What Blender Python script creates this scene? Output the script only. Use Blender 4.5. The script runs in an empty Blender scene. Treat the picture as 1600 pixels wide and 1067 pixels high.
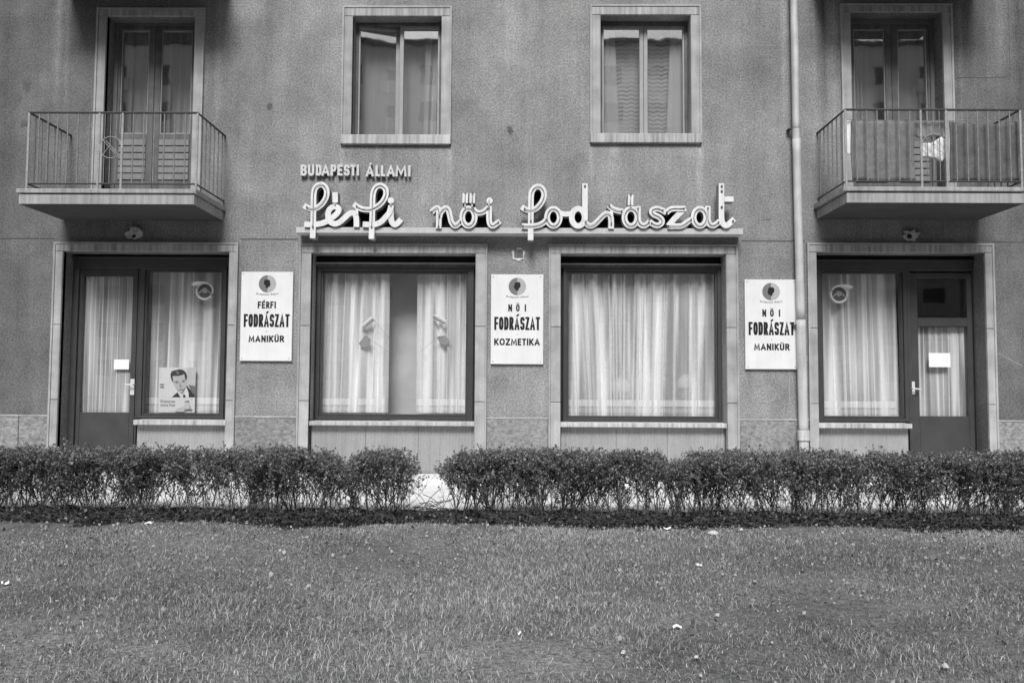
import bpy, math, random
import numpy as np
from mathutils import Vector, Matrix, noise
random.seed(7); np.random.seed(7)
C = bpy.context.scene
R = math.radians
# ------------------------------------------------------------------ camera
F = 1244.0; D = 9.2
YAW, PITCH, ROLL = R(-0.529), R(3.078), R(0.304)
def _basis():
    cy, sy, cp, sp = math.cos(YAW), math.sin(YAW), math.cos(PITCH), math.sin(PITCH)
    f = Vector((sy*cp, cy*cp, sp)); r0 = Vector((cy, -sy, 0)); u0 = r0.cross(f)
    cr, sr = math.cos(ROLL), math.sin(ROLL)
    return cr*r0+sr*u0, -sr*r0+cr*u0, f
RT, UP, FW = _basis()
def ray(px, py):
    return RT*((px-800)/F) - UP*((py-533.5)/F) + FW
_d = ray(800, 741); H = -_d.z/_d.y*D            # the foot of the wall is z = 0
CAM = Vector((0, -D, H))
def wp(px, py, y=0.0):                          # a point on the upright plane at depth y
    d = ray(px, py); return CAM + d*((y-CAM.y)/d.y)
def gp(px, py, z=-0.06):                        # a point on level ground
    d = ray(px, py); return CAM + d*((z-CAM.z)/d.z)
def rc(x0, y0, x1, y1, y=0.0):                  # upright rectangle -> x0, x1, z0, z1
    a, b, c, d = wp(x0, y0, y), wp(x1, y0, y), wp(x0, y1, y), wp(x1, y1, y)
    return (a.x+c.x)/2, (b.x+d.x)/2, (c.z+d.z)/2, (a.z+b.z)/2
cam = bpy.data.cameras.new('camera'); co = bpy.data.objects.new('camera', cam)
C.collection.objects.link(co); C.camera = co
cam.sensor_width = 36; cam.lens = F/1600*36; cam.clip_start = 0.05; cam.clip_end = 600
M3 = Matrix((RT, UP, -FW)).transposed(); co.matrix_world = Matrix.Translation(CAM) @ M3.to_4x4()
# ------------------------------------------------------------------ sky and sun
SUN_EL, SUN_AZ = R(45), R(-4)                  # the sun stands behind the camera, a little to its left
w = bpy.data.worlds.new('World'); C.world = w; w.use_nodes = True
nt = w.node_tree; nt.nodes.clear()
sk = nt.nodes.new('ShaderNodeTexSky'); sk.sky_type = 'NISHITA'; sk.sun_disc = False
sk.sun_elevation = SUN_EL; sk.sun_rotation = R(180)+SUN_AZ*-1; sk.dust_density = 4.0; sk.air_density = 1.0
bw = nt.nodes.new('ShaderNodeRGBToBW'); bg = nt.nodes.new('ShaderNodeBackground'); bg.inputs[1].default_value = 0.06
wo = nt.nodes.new('ShaderNodeOutputWorld')
nt.links.new(sk.outputs[0], bw.inputs[0]); nt.links.new(bw.outputs[0], bg.inputs[0]); nt.links.new(bg.outputs[0], wo.inputs[0])
sl = bpy.data.lights.new('sun', 'SUN'); sl.energy = 3.0; sl.angle = R(20); sl.color = (1, 1, 1)
so = bpy.data.objects.new('sun', sl); C.collection.objects.link(so)
sd = Vector((math.sin(SUN_AZ)*math.cos(SUN_EL), -math.cos(SUN_AZ)*math.cos(SUN_EL), math.sin(SUN_EL)))
so.rotation_euler = sd.to_track_quat('Z', 'Y').to_euler()
C.view_settings.view_transform = 'Standard'; C.view_settings.look = 'None'
C.view_settings.exposure = 0.27; C.view_settings.gamma = 1; C.view_settings.use_curve_mapping = False
C.render.engine = 'CYCLES'; C.cycles.max_bounces = 6; C.cycles.transparent_max_bounces = 16
# ------------------------------------------------------------------ materials
MATS = {}
def g3(v): return (v, v, v, 1)
class NB:
    def __init__(s, name):
        s.m = bpy.data.materials.new(name); s.m.use_nodes = True; s.t = s.m.node_tree; s.t.nodes.clear()
        s.out = s.n('ShaderNodeOutputMaterial'); s.tc = s.n('ShaderNodeTexCoord')
        MATS[name] = s.m
    def n(s, kind, **kw):
        x = s.t.nodes.new(kind)
        for k, v in kw.items(): setattr(x, k, v)
        return x
    def l(s, a, b): s.t.links.new(a, b)
    def setv(s, sock, v):
        if isinstance(v, (int, float)): sock.default_value = v
        elif isinstance(v, tuple): sock.default_value = v
        else: s.l(v, sock)
    def mp(s, scale=(1, 1, 1), loc=(0, 0, 0)):
        x = s.n('ShaderNodeMapping'); s.l(s.tc.outputs['Object'], x.inputs[0])
        x.inputs['Scale'].default_value = scale; x.inputs['Location'].default_value = loc; return x.outputs[0]
    def noise(s, scale, detail=4, vec=None, rough=.55, dist=0):
        x = s.n('ShaderNodeTexNoise'); s.l(vec or s.tc.outputs['Object'], x.inputs['Vector'])
        x.inputs['Scale'].default_value = scale; x.inputs['Detail'].default_value = detail
        x.inputs['Roughness'].default_value = rough; x.inputs['Distortion'].default_value = dist; return x.outputs['Fac']
    def ramp(s, f, a, b, va=0.0, vb=1.0):
        x = s.n('ShaderNodeMapRange'); x.clamp = True; s.l(f, x.inputs[0])
        for i, v in zip((1, 2, 3, 4), (a, b, va, vb)): x.inputs[i].default_value = v
        return x.outputs[0]
    def math(s, op, a, b=0.0, c=0.0):
        x = s.n('ShaderNodeMath', operation=op); s.setv(x.inputs[0], a); s.setv(x.inputs[1], b); s.setv(x.inputs[2], c); return x.outputs[0]
    def grey(s, v):
        x = s.n('ShaderNodeCombineColor')
        for i in range(3): s.setv(x.inputs[i], v)
        return x.outputs[0]
    def princ(s, col, rough=.8, bump=None, strength=.3, dist=.01, spec=.3):
        p = s.n('ShaderNodeBsdfPrincipled')
        s.setv(p.inputs['Base Color'], s.grey(col)); s.setv(p.inputs['Roughness'], rough)
        p.inputs['Specular IOR Level'].default_value = spec
        if bump is not None:
            b = s.n('ShaderNodeBump'); b.inputs['Strength'].default_value = strength; b.inputs['Distance'].default_value = dist
            s.l(bump, b.inputs['Height']); s.l(b.outputs[0], p.inputs['Normal'])
        s.p = p; return p.outputs[0]
    def end(s, sh): s.l(sh, s.out.inputs[0]); return s.m
def rnd(b, lo, hi):
    oi = b.n('ShaderNodeObjectInfo'); return b.ramp(oi.outputs['Random'], 0, 1, lo, hi)
def simple(name, v, rough=.7, var=.15, scale=6, bump=.0, bscale=60, spec=.3, streak=0.0, rv=0.0, grain=0.0):
    b = NB(name)
    f = b.ramp(b.noise(scale, 5), .3, .7, v*(1-var), v*(1+var))
    if grain: f = b.math('MULTIPLY', f, b.ramp(b.noise(110, 2), .3, .7, 1-grain, 1+grain))
    if streak:
        s = b.noise(1, 4, b.mp((26, 26, 1.1)), .6)
        f = b.math('MULTIPLY', f, b.ramp(s, .35, .62, 1-streak, 1+streak*.35))
    if rv: f = b.math('MULTIPLY', f, rnd(b, 1-rv, 1+rv))
    h = b.noise(bscale, 4) if bump else None
    return b.end(b.princ(f, rough, h, bump, .01, spec))
# wall plaster: sprayed grain, rain streaks, broad dirt
b = NB('plaster')
geo = b.n('ShaderNodeSeparateXYZ'); b.l(b.tc.outputs['Object'], geo.inputs[0])
base = b.ramp(b.noise(.7, 5, None, .6, .5), .3, .72, .215, .325)
base = b.math('MULTIPLY', base, b.ramp(b.noise(2.6, 5, None, .7), .33, .7, .86, 1.14))
st = b.noise(1, 5, b.mp((5.5, 5.5, .34), (3, 0, 1)), .62)
st2 = b.noise(1, 4, b.mp((17, 17, .6), (1, 0, 4)), .6)
f = b.math('MULTIPLY', base, b.ramp(st, .40, .75, .96, 1.15))
f = b.math('MULTIPLY', f, b.ramp(st2, .35, .7, .975, 1.04))
def run_mark(f, px, y0, y1, wpx, gain):
    p, q = wp(px, y0), wp(px, y1)
    dx = b.math('ABSOLUTE', b.math('SUBTRACT', b.math('ADD', geo.outputs[0], b.math('MULTIPLY', b.noise(2.5, 3), .05)), p.x+.025))
    a = b.ramp(dx, 0, wpx/135, 1, 0); c = b.ramp(geo.outputs[2], q.z, p.z, 0, 1); e = b.ramp(geo.outputs[2], p.z, p.z+.03, 1, 0)
    k = b.math('MULTIPLY', b.math('MULTIPLY', a, b.math('MULTIPLY', c, e)), b.ramp(b.noise(1, 4, b.mp((30, 30, 3.5)), .65), .3, .65, .25, 1))
    return b.math('MULTIPLY', f, b.math('ADD', b.math('MULTIPLY', k, gain*1.9), 1.0))
for a_ in ((96, -60, 330, 9, .45), (110, -60, 360, 6, .3), (345, -60, 420, 8, .35), (328, -60, 200, 5, .25), (535, 229, 370, 7, .30), (590, 229, 330, 10, .22), (704, 229, 330, 6, .28),
           (924, 228, 330, 7, .30), (960, 228, 300, 12, .22), (1093, 228, 350, 7, .30), (1300, -80, 260, 14, .75), (1285, -40, 300, 7, -.35), (1270, -80, 260, 6, .3), (1498, -60, 330, 6, .35), (1560, -60, 190, 12, .4),
           (1532, -60, 160, 7, -.25), (1222, -80, 240, 6, .4), (20, -60, 400, 16, -.2), (1590, 0, 330, 12, -.25), (425, -80, 200, 26, -.13), (800, -80, 150, 30, .12), (1180, -80, 500, 18, -.12),
           (640, -80, 60, 20, -.12), (465, 380, 640, 5, .18), (1170, 560, 700, 10, -.16), (415, 566, 700, 22, .10), (808, 571, 700, 24, .14)):
    f = run_mark(f, *a_)
# vignette painted into the plaster colour, darker towards both ends of the wall
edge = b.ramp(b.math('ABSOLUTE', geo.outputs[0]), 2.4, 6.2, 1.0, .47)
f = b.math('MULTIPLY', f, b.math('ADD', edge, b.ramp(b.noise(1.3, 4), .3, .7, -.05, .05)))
f = b.math('MULTIPLY', f, b.ramp(b.noise(52, 2, None, .8), .36, .64, .66, 1.34))
f = b.math('MULTIPLY', f, b.ramp(b.noise(24, 3, None, .7), .3, .7, .93, 1.07))
hh = b.math('ADD', b.noise(150, 3, None, .7), b.math('MULTIPLY', b.noise(14, 4), .6))
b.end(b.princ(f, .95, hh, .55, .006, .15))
# rough plinth render with combed strokes
b = NB('plinth_render')
cm = b.noise(1, 6, b.mp((22, 22, 34)), .75, .4)
f = b.ramp(cm, .38, .62, .17, .36)
f = b.math('MULTIPLY', f, b.ramp(b.noise(1.5, 3), .3, .7, .85, 1.12))
b.end(b.princ(f, .95, cm, .8, .02, .1))
simple('stone', .38, .85, .20, 5, .35, 60, .2, .10, .10, .16)
simple('stone_joint', .12, .9)
simple('sill_stone', .47, .85, .10, 4, .25, 120, .2, .38, .05, .1)
simple('ribbed_stone', .33, .9, .08, 3, .3, 90, .2, .10, .07, .14)
simple('concrete', .36, .9, .12, 3, .35, 60, .2, .25, .0, .1)
simple('soffit_shade', .07, .9, .12, 3, .3, 60, .2, 0, 0, .1)
simple('pavement', .74, .9, .12, 2.2, .4, 60, .15, 0, 0, .15)
simple('joinery', .056, .45, .15, 5, .1, 40, .4, 0, .05, .08)
simple('joinery_old', .13, .6, .25, 6, .1, 40, .3, .2, .05, .08)
simple('sash_paint', .34, .5, .1, 6, .1, 40, .4, .12)
simple('sash_dark', .15, .5, .1, 6, .1, 40, .4, .12)
simple('lintel_stone', .40, .85, .12, 4, .25, 120, .2, .34, .06, .14)
simple('card_grey', .30, .8)
simple('shutter', .035, .7, .2, 8)
simple('dark_iron', .06, .6, .2, 20)
simple('grey_iron', .22, .55, .25, 20)
simple('light_iron', .36, .5, .2, 20)
simple('white_enamel', .74, .35, .05, 5, .05, 8, .5, .03)
simple('sign_white', .73, .5, .06, 9, 0, 0, .4, .10)
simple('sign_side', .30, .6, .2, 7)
simple('tube_glass', .30, .5, .3, 30, 0, 0, .3)
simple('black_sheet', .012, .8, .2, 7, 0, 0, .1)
simple('tray', .50, .6, .06, 5, .1, 30, .3, .08)
simple('letter_cast', .60, .6, .06, 12)
simple('added_back_grey', .58, .9, .14, 3)
simple('ink', .018, .6, .1, 10, 0, 0, .2)
simple('ink_soft', .12, .7, .1, 10)
simple('logo_dark', .17, .6, .05); simple('logo_pale', .40, .6, .05)
simple('zinc', .50, .5, .14, 5, .15, 30, .35, .22, 0, .06)
simple('patch_plaster', .70, .9, .12, 12, .4, 60)
simple('patch_dark', .10, .95, .25, 12, .4, 60)
simple('patch_dim', .38, .95, .4, 18, .8, 30)
simple('scratch', .34, .95, .2, 12)
simple('cloth_rug', .25, .95, .22, 9, .5, 40, .1, 0, .35, .25)
simple('cloth_dark', .13, .95, .22, 9, .5, 40, .1, 0, .15, .25)
simple('cloth_white', .78, .9, .06, 9, .3, 30)
simple('paper', .80, .8, .04, 9)
simple('chrome', .60, .3, .05, 9, 0, 0, .6)
simple('interior', .55, .9, .25, 1.2)
simple('interior_floor', .16, .8, .25, 1.2)
simple('dryer', .75, .4, .05, 4)
simple('opp_plaster', .82, .9, .06, .3)
simple('opp_dark', .05, .4, .3, .4)
simple('stone_bit', .55, .9, .15, 20, .4, 50)
simple('soil', .022, .98, .5, 9, .9, 60, .05)
simple('twig', .08, .9, .4, 30)
# lawn base sheet
b = NB('lawn_ground')
f = b.ramp(b.noise(1.1, 6, None, .65), .3, .7, .10, .27)
f = b.math('MULTIPLY', f, b.ramp(b.noise(45, 5, None, .8), .32, .68, .35, 1.6))
b.end(b.princ(f, .98, b.noise(50, 4), .8, .02, .05))
# blades and leaves carry their own tone as an attribute
for nm, tr in (('blade', .30), ('leaf', .22)):
    b = NB(nm)
    at = b.n('ShaderNodeAttribute'); at.attribute_name = 'tone'
    g = b.grey(at.outputs['Fac'])
    d = b.n('ShaderNodeBsdfDiffuse'); t = b.n('ShaderNodeBsdfTranslucent'); gl = b.n('ShaderNodeBsdfGlossy'); gl.inputs['Roughness'].default_value = .5
    b.l(g, d.inputs[0]); b.l(g, t.inputs[0]); gl.inputs[0].default_value = g3(.5)
    m1 = b.n('ShaderNodeMixShader'); m1.inputs[0].default_value = tr; b.l(d.outputs[0], m1.inputs[1]); b.l(t.outputs[0], m1.inputs[2])
    m2 = b.n('ShaderNodeMixShader'); m2.inputs[0].default_value = .04; b.l(m1.outputs[0], m2.inputs[1]); b.l(gl.outputs[0], m2.inputs[2])
    b.end(m2.outputs[0])
def glass(name, lo, hi, wob=.0, veil=0.0):
    b = NB(name)
    fr = b.n('ShaderNodeFresnel'); gm = b.n('ShaderNodeNewGeometry'); b.l(b.ramp(gm.outputs['Backfacing'], 0, 1, 1.5, 1/1.5), fr.inputs[0])
    t = b.n('ShaderNodeBsdfTransparent'); t.inputs[0].default_value = g3(.985)
    gl = b.n('ShaderNodeBsdfGlossy'); gl.inputs['Roughness'].default_value = .02; gl.inputs[0].default_value = g3(1)
    if wob:
        bp = b.n('ShaderNodeBump'); bp.inputs['Strength'].default_value = wob; bp.inputs['Distance'].default_value = .02
        b.l(b.noise(2.2, 2), bp.inputs['Height']); b.l(bp.outputs[0], gl.inputs['Normal'])
    m = b.n('ShaderNodeMixShader'); b.l(b.ramp(fr.outputs[0], 0.03, 1, lo, hi), m.inputs[0])
    b.l(t.outputs[0], m.inputs[1]); b.l(gl.outputs[0], m.inputs[2])
    b.end(m.outputs[0])
glass('shop_glass', .055, .9, .02)
glass('old_glass', .26, 1.0, .035)
def sheer(name, lo, hi, alb, pattern=None, dots=.0, hemz=None):
    b = NB(name)
    lw = b.n('ShaderNodeLayerWeight'); lw.inputs[0].default_value = .5
    op = b.ramp(lw.outputs['Facing'], .06, .72, lo, hi)
    geo = b.n('ShaderNodeSeparateXYZ'); b.l(b.tc.outputs['Object'], geo.inputs[0])
    if dots:
        op = b.math('ADD', op, b.ramp(b.noise(75, 2), .55, .7, 0, dots))
    if hemz:
        z = geo.outputs[2]
        for a0, a1, v in hemz:
            inside = b.math('MULTIPLY', b.math('GREATER_THAN', z, a0), b.math('LESS_THAN', z, a1))
            op = b.math('ADD', op, b.math('MULTIPLY', inside, v))
    if pattern == 'lace':
        x = b.math('ABSOLUTE', b.math('SINE', b.math('MULTIPLY', geo.outputs[0], 29)))
        ph = b.math('ADD', b.math('MULTIPLY', geo.outputs[2], 122), b.math('MULTIPLY', x, -1.8))
        s = b.math('SINE', b.math('ADD', ph, b.math('MULTIPLY', b.noise(3, 2), 1.6)))
        op = b.math('ADD', op, b.math('MULTIPLY', b.ramp(s, -.5, .7, -.34, .10), b.ramp(b.noise(2.5, 2), .35, .6, .35, 1)))
    if pattern is None and dots: op = b.math('ADD', op, b.math('ADD', b.ramp(b.noise(1, 1, b.mp((10, 1, .35), (2, 0, 0)), .4), .50, .64, -.10, .34), b.ramp(b.noise(1, 2, b.mp((6, 1, .5), (5, 0, 2)), .6), .4, .65, -.10, .16)))
    op = b.math('MINIMUM', b.math('MAXIMUM', op, .02), .97)
    d = b.n('ShaderNodeBsdfDiffuse'); d.inputs[0].default_value = g3(alb)
    tl = b.n('ShaderNodeBsdfTranslucent'); tl.inputs[0].default_value = g3(alb)
    m0 = b.n('ShaderNodeMixShader'); m0.inputs[0].default_value = .08; b.l(d.outputs[0], m0.inputs[1]); b.l(tl.outputs[0], m0.inputs[2])
    t = b.n('ShaderNodeBsdfTransparent'); m = b.n('ShaderNodeMixShader'); b.l(op, m.inputs[0]); b.l(t.outputs[0], m.inputs[1]); b.l(m0.outputs[0], m.inputs[2])
    b.end(m.outputs[0])
HEM0 = wp(1000, 642, .35).z
sheer('net_curtain', .55, 1.2, .95, None, .10, [(HEM0-.02, HEM0+.03, .12), (HEM0+.055, HEM0+.13, .26)])
sheer('door_curtain', .50, 1.2, .9, None, .05)
sheer('lace_curtain', .80, .95, .95, 'lace')
sheer('drape', .86, .97, .90)
sheer('dim_curtain', .60, .90, .85)
sheer('room_net', .66, .95, .90)  # for pale nets added behind upper panes to brighten the dark glass
# ------------------------------------------------------------------ mesh helpers
class MB:
    def __init__(s): s.v = []; s.f = []
    def add(s, vs, fs):
        o = len(s.v); s.v += [tuple(v) for v in vs]; s.f += [tuple(i+o for i in f) for f in fs]; return s
    def box(s, x0, x1, y0, y1, z0, z1):
        return s.add([(x0, y0, z0), (x1, y0, z0), (x1, y1, z0), (x0, y1, z0), (x0, y0, z1), (x1, y0, z1), (x1, y1, z1), (x0, y1, z1)],
                     [(0, 3, 2, 1), (4, 5, 6, 7), (0, 1, 5, 4), (1, 2, 6, 5), (2, 3, 7, 6), (3, 0, 4, 7)])
    def bbox(s, x0, x1, y0, y1, z0, z1, c=.004):         # box with chamfered front edges
        return s.add([(x0, y1, z0), (x1, y1, z0), (x1, y1, z1), (x0, y1, z1), (x0, y0+c, z0), (x1, y0+c, z0), (x1, y0+c, z1), (x0, y0+c, z1),
                      (x0+c, y0, z0+c), (x1-c, y0, z0+c), (x1-c, y0, z1-c), (x0+c, y0, z1-c)],
                     [(3, 2, 1, 0), (0, 1, 5, 4), (1, 2, 6, 5), (2, 3, 7, 6), (3, 0, 4, 7), (4, 5, 9, 8), (5, 6, 10, 9), (6, 7, 11, 10), (7, 4, 8, 11), (8, 9, 10, 11)])
    def frame(s, X0, X1, Z0, Z1, x0, x1, z0, z1, y0, y1, c=.003):  # four members round an opening, butted
        s.bbox(X0, x0, y0, y1, Z0, Z1, c); s.bbox(x1, X1, y0, y1, Z0, Z1, c)
        if Z1 > z1: s.bbox(x0, x1, y0, y1, z1, Z1, c)
        if z0 > Z0: s.bbox(x0, x1, y0, y1, Z0, z0, c)
        return s
    def tube(s, pts, r, n=6, cap=True):
        pts = [Vector(p) for p in pts]; rings = []
        for i, p in enumerate(pts):
            t = (pts[min(i+1, len(pts)-1)]-pts[max(i-1, 0)]).normalized()
            a = t.cross(Vector((0, 0, 1)) if abs(t.z) < .9 else Vector((1, 0, 0))).normalized(); b = t.cross(a)
            rr = r[i] if isinstance(r, (list, tuple)) else r
            rings.append([p+(a*math.cos(k*2*math.pi/n)+b*math.sin(k*2*math.pi/n))*rr for k in range(n)])
        vs = [v for q in rings for v in q]; fs = []
        for i in range(len(pts)-1):
            for k in range(n):
                fs.append((i*n+k, i*n+(k+1) % n, (i+1)*n+(k+1) % n, (i+1)*n+k))
        if cap: fs += [tuple(range(n))[::-1], tuple((len(pts)-1)*n+k for k in range(n))]
        return s.add(vs, fs)
    def ribbon(s, p2, wd, yf, yb, closed=False, ext=0.0, ramp=0.0):   # p2: (x,z) centreline; channel from yf (front) to yb
        p = [Vector((a[0], a[1])) for a in p2]; n = len(p)
        if ext and not closed:
            p[0] = p[0]+(p[0]-p[1]).normalized()*ext; p[-1] = p[-1]+(p[-1]-p[-2]).normalized()*ext
        L = []; Rr = []
        for i in range(n):
            a = p[(i-1) % n] if (closed or i) else None; c = p[(i+1) % n] if (closed or i < n-1) else None
            t1 = (p[i]-a).normalized() if a is not None else None; t2 = (c-p[i]).normalized() if c is not None else None
            if t1 is None: t1 = t2
            if t2 is None: t2 = t1
            t = (t1+t2); t = t.normalized() if t.length > 1e-6 else t1
            nn = Vector((-t.y, t.x)); k = min(1/max(abs(nn.dot(Vector((-t1.y, t1.x)))), .1), 1.9)
            L.append(p[i]+nn*wd/2*k); Rr.append(p[i]-nn*wd/2*k)
        vs = []
        for i in range(n):
            y = yf-ramp*i/max(1, n-1)
            vs += [(L[i].x, y, L[i].y), (Rr[i].x, y, Rr[i].y), (Rr[i].x, yb, Rr[i].y), (L[i].x, yb, L[i].y)]
        fs = []
        for i in range(n if closed else n-1):
            j = (i+1) % n
            for k in range(4): fs.append((i*4+k, i*4+(k+1) % 4, j*4+(k+1) % 4, j*4+k))
        if not closed: fs += [(3, 2, 1, 0), tuple((n-1)*4+k for k in range(4))]
        return s.add(vs, fs)
    def poly(s, p2, yf, yb):                         # extruded outline in the x-z plane
        n = len(p2); vs = [(a, yf, c) for a, c in p2]+[(a, yb, c) for a, c in p2]
        fs = [tuple(range(n)), tuple(range(n, 2*n))[::-1]]+[(i, n+i, n+(i+1) % n, (i+1) % n) for i in range(n)]
        return s.add(vs, fs)
    def mesh(s, name, m, smooth=False):
        me = bpy.data.meshes.new(name); me.from_pydata(s.v, [], s.f)
        for q in (m if isinstance(m, (list, tuple)) else [m]): me.materials.append(MATS[q])
        if smooth: me.polygons.foreach_set('use_smooth', [True]*len(me.polygons))
        me.update(); return me
    def obj(s, name, m, parent=None, smooth=False):
        import bmesh
        me = s.mesh(name, m, smooth)
        bm = bmesh.new(); bm.from_mesh(me); bmesh.ops.recalc_face_normals(bm, faces=bm.faces); bm.to_mesh(me); bm.free()
        return link(name, me, parent)
def link(name, me, parent=None):
    o = bpy.data.objects.new(name, me); C.collection.objects.link(o)
    if parent:
        o.parent = parent
        o.matrix_parent_inverse = Matrix.Translation(-parent_world(parent))
    return o
def parent_world(p):
    v = Vector(p.location)
    return v
def thing(name, label, cat, loc=(0, 0, 0), group=None):
    o = bpy.data.objects.new(name, None); C.collection.objects.link(o); o.location = loc; o.empty_display_size = .1
    return tag(o, label, cat, group)
def tag(o, label, cat, group=None):
    o['label'] = label; o['category'] = cat
    if group: o['group'] = group
    return o
def setting(o): o['kind'] = 'structure'; return o
def lab(o, t): o['label'] = t; return o
def smooth_path(p, k=6, closed=False):
    out = []; n = len(p)
    g = (lambda i: p[i % n]) if closed else (lambda i: p[max(0, min(n-1, i))])
    for i in range(n if closed else n-1):
        a, b_, c, d = g(i-1), g(i), g(i+1), g(i+2)
        for j in range(k):
            t = j/k
            out.append(tuple(.5*(2*b_[q]+(-a[q]+c[q])*t+(2*a[q]-5*b_[q]+4*c[q]-d[q])*t*t+(-a[q]+3*b_[q]-3*c[q]+d[q])*t**3) for q in (0, 1)))
    if not closed: out.append(tuple(p[-1]))
    return out
# ------------------------------------------------------------------ ground
GZ = -0.06
m = MB().add([(-150, -150, GZ-.012), (150, -150, GZ-.012), (150, 150, GZ-.012), (-150, 150, GZ-.012)], [(0, 1, 2, 3)])
setting(m.obj('ground', 'lawn_ground'))
yh0 = gp(800, 826, GZ).y; yh1 = gp(800, 801, GZ).y          # strip of soil the hedge grows in
# the lawn near the camera has swells and dips
nx, ny = 130, 60
vs = []; fs = []
def lawn_z(x, y):
    return GZ+.028*noise.noise(Vector((x*.8, y*.8, 0)))+.012*noise.noise(Vector((x*3, y*3, 5)))
for j in range(ny+1):
    for i in range(nx+1):
        x = -9+18*i/nx; y = -9.5+(yh0+.02+9.5)*j/ny; vs.append((x, y, lawn_z(x, y)+.02))
for j in range(ny):
    for i in range(nx):
        a = j*(nx+1)+i; fs.append((a, a+1, a+nx+2, a+nx+1))
setting(MB().add(vs, fs).obj('lawn', 'lawn_ground', smooth=True))
# soil strip, lumpy
vs = []; fs = []; nx, ny = 260, 12
for j in range(ny+1):
    for i in range(nx+1):
        x = -9+18*i/nx; t = j/ny; y = yh0-.16+(yh1-yh0+.16)*t
        vs.append((x, y, GZ+.002+(.055*t**.5-.03*max(0, t-.8)*5+.022*noise.noise(Vector((x*3.2, y*5, 2)))+.036*noise.noise(Vector((x*17, y*17, 7))))*min(1, (1-t)*6+.15)))
for j in range(ny):
    for i in range(nx):
        a = j*(nx+1)+i; fs.append((a, a+1, a+nx+2, a+nx+1))
setting(MB().add(vs, fs).obj('soil_strip', 'soil'))
yst = wp(800, 741, 0).y-.52
setting(MB().box(-14, 14, yh1-.0, yst, GZ-.2, GZ+.008).obj('pavement', 'pavement'))
setting(MB().bbox(-14, 14, yst, -.002, GZ-.2, 0.0, .008).obj('kerb', 'pavement'))
# ------------------------------------------------------------------ the building
B = thing('apartment_building', 'grey plastered apartment house with shop fronts below windows and balconies', 'building', (0, 0, 0))
XL, XR, ZT = -11.0, 11.0, wp(800, -150).z
# openings on the wall plane (pixels)
OP = {
 'shopL': rc(94, 393.5, 355, 741), 'shop2': rc(484, 396, 742, 741), 'shop3': rc(875.5, 397, 1135, 741), 'shopR': rc(1277, 395, 1541, 741),
 'win2': rc(550.6, 27, 689.4, 212), 'win3': rc(938, 25, 1079, 210), 'bdL': rc(163.5, 27, 302, 322), 'bdR': rc(1330, 20.6, 1474, 318)}
for k in ('shopL', 'shop2', 'shop3', 'shopR'):
    a = OP[k]; OP[k] = (a[0], a[1], 0.0, a[3])
xs = sorted({XL, XR} | {v for a in OP.values() for v in a[:2]}); zs = sorted({-.2, ZT} | {v for a in OP.values() for v in a[2:]})
m = MB()
def inhole(x, z): return any(a[0] < x < a[1] and a[2] < z < a[3] for a in OP.values())
for i in range(len(xs)-1):
    for j in range(len(zs)-1):
        if not inhole((xs[i]+xs[i+1])/2, (zs[j]+zs[j+1])/2):
            for y in (0, .42):
                m.add([(xs[i], y, zs[j]), (xs[i+1], y, zs[j]), (xs[i+1], y, zs[j+1]), (xs[i], y, zs[j+1])], [(0, 1, 2, 3)])
for a in OP.values():
    x0, x1, z0, z1 = a
    m.add([(x0, 0, z0), (x1, 0, z0), (x1, 0, z1), (x0, 0, z1), (x0, .42, z0), (x1, .42, z0), (x1, .42, z1), (x0, .42, z1)],
          [(0, 4, 7, 3), (1, 2, 6, 5), (3, 7, 6, 2), (0, 1, 5, 4)])
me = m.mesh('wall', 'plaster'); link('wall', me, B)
# rooms behind the openings
ZF = wp(800, 318).z
for z0, z1, nm in ((0.0, ZF-.25, 'shop_room'), (ZF, ZT, 'upper_room')):
    for x0, x1 in ((XL, -.02), (.02, XR)):
        mm = MB(); y0, y1 = .421, 4.6
        mm.add([(x0, y0, z0), (x1, y0, z0), (x1, y1, z0), (x0, y1, z0), (x0, y0, z1), (x1, y0, z1), (x1, y1, z1), (x0, y1, z1)],
               [(0, 1, 2, 3), (7, 6, 5, 4), (3, 2, 6, 7), (0, 3, 7, 4), (1, 5, 6, 2)])
        o = link('interior_room', mm.mesh('interior_room', 'interior'), B)
MB().box(XL, XR, -.0, 4.7, ZT, ZT+.2).obj('roof_slab', 'concrete', B)
MB().box(XL, XR, .4205, 4.7, ZF-.249, ZF-.001).obj('floor_slab', 'concrete', B)
# expansion line across the wall
zl = wp(800, 379).z
for a, c in ((XL, OP['shopL'][0]-.12), (OP['shopL'][1]+.12, wp(465, 379).x), (wp(1158, 379).x, OP['shopR'][0]-.12), (OP['shopR'][1]+.12, XR)):
    MB().box(a, c, -.005, -.0005, zl+.025, zl+.036).obj('drip_moulding', 'stone_joint', B)
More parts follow.
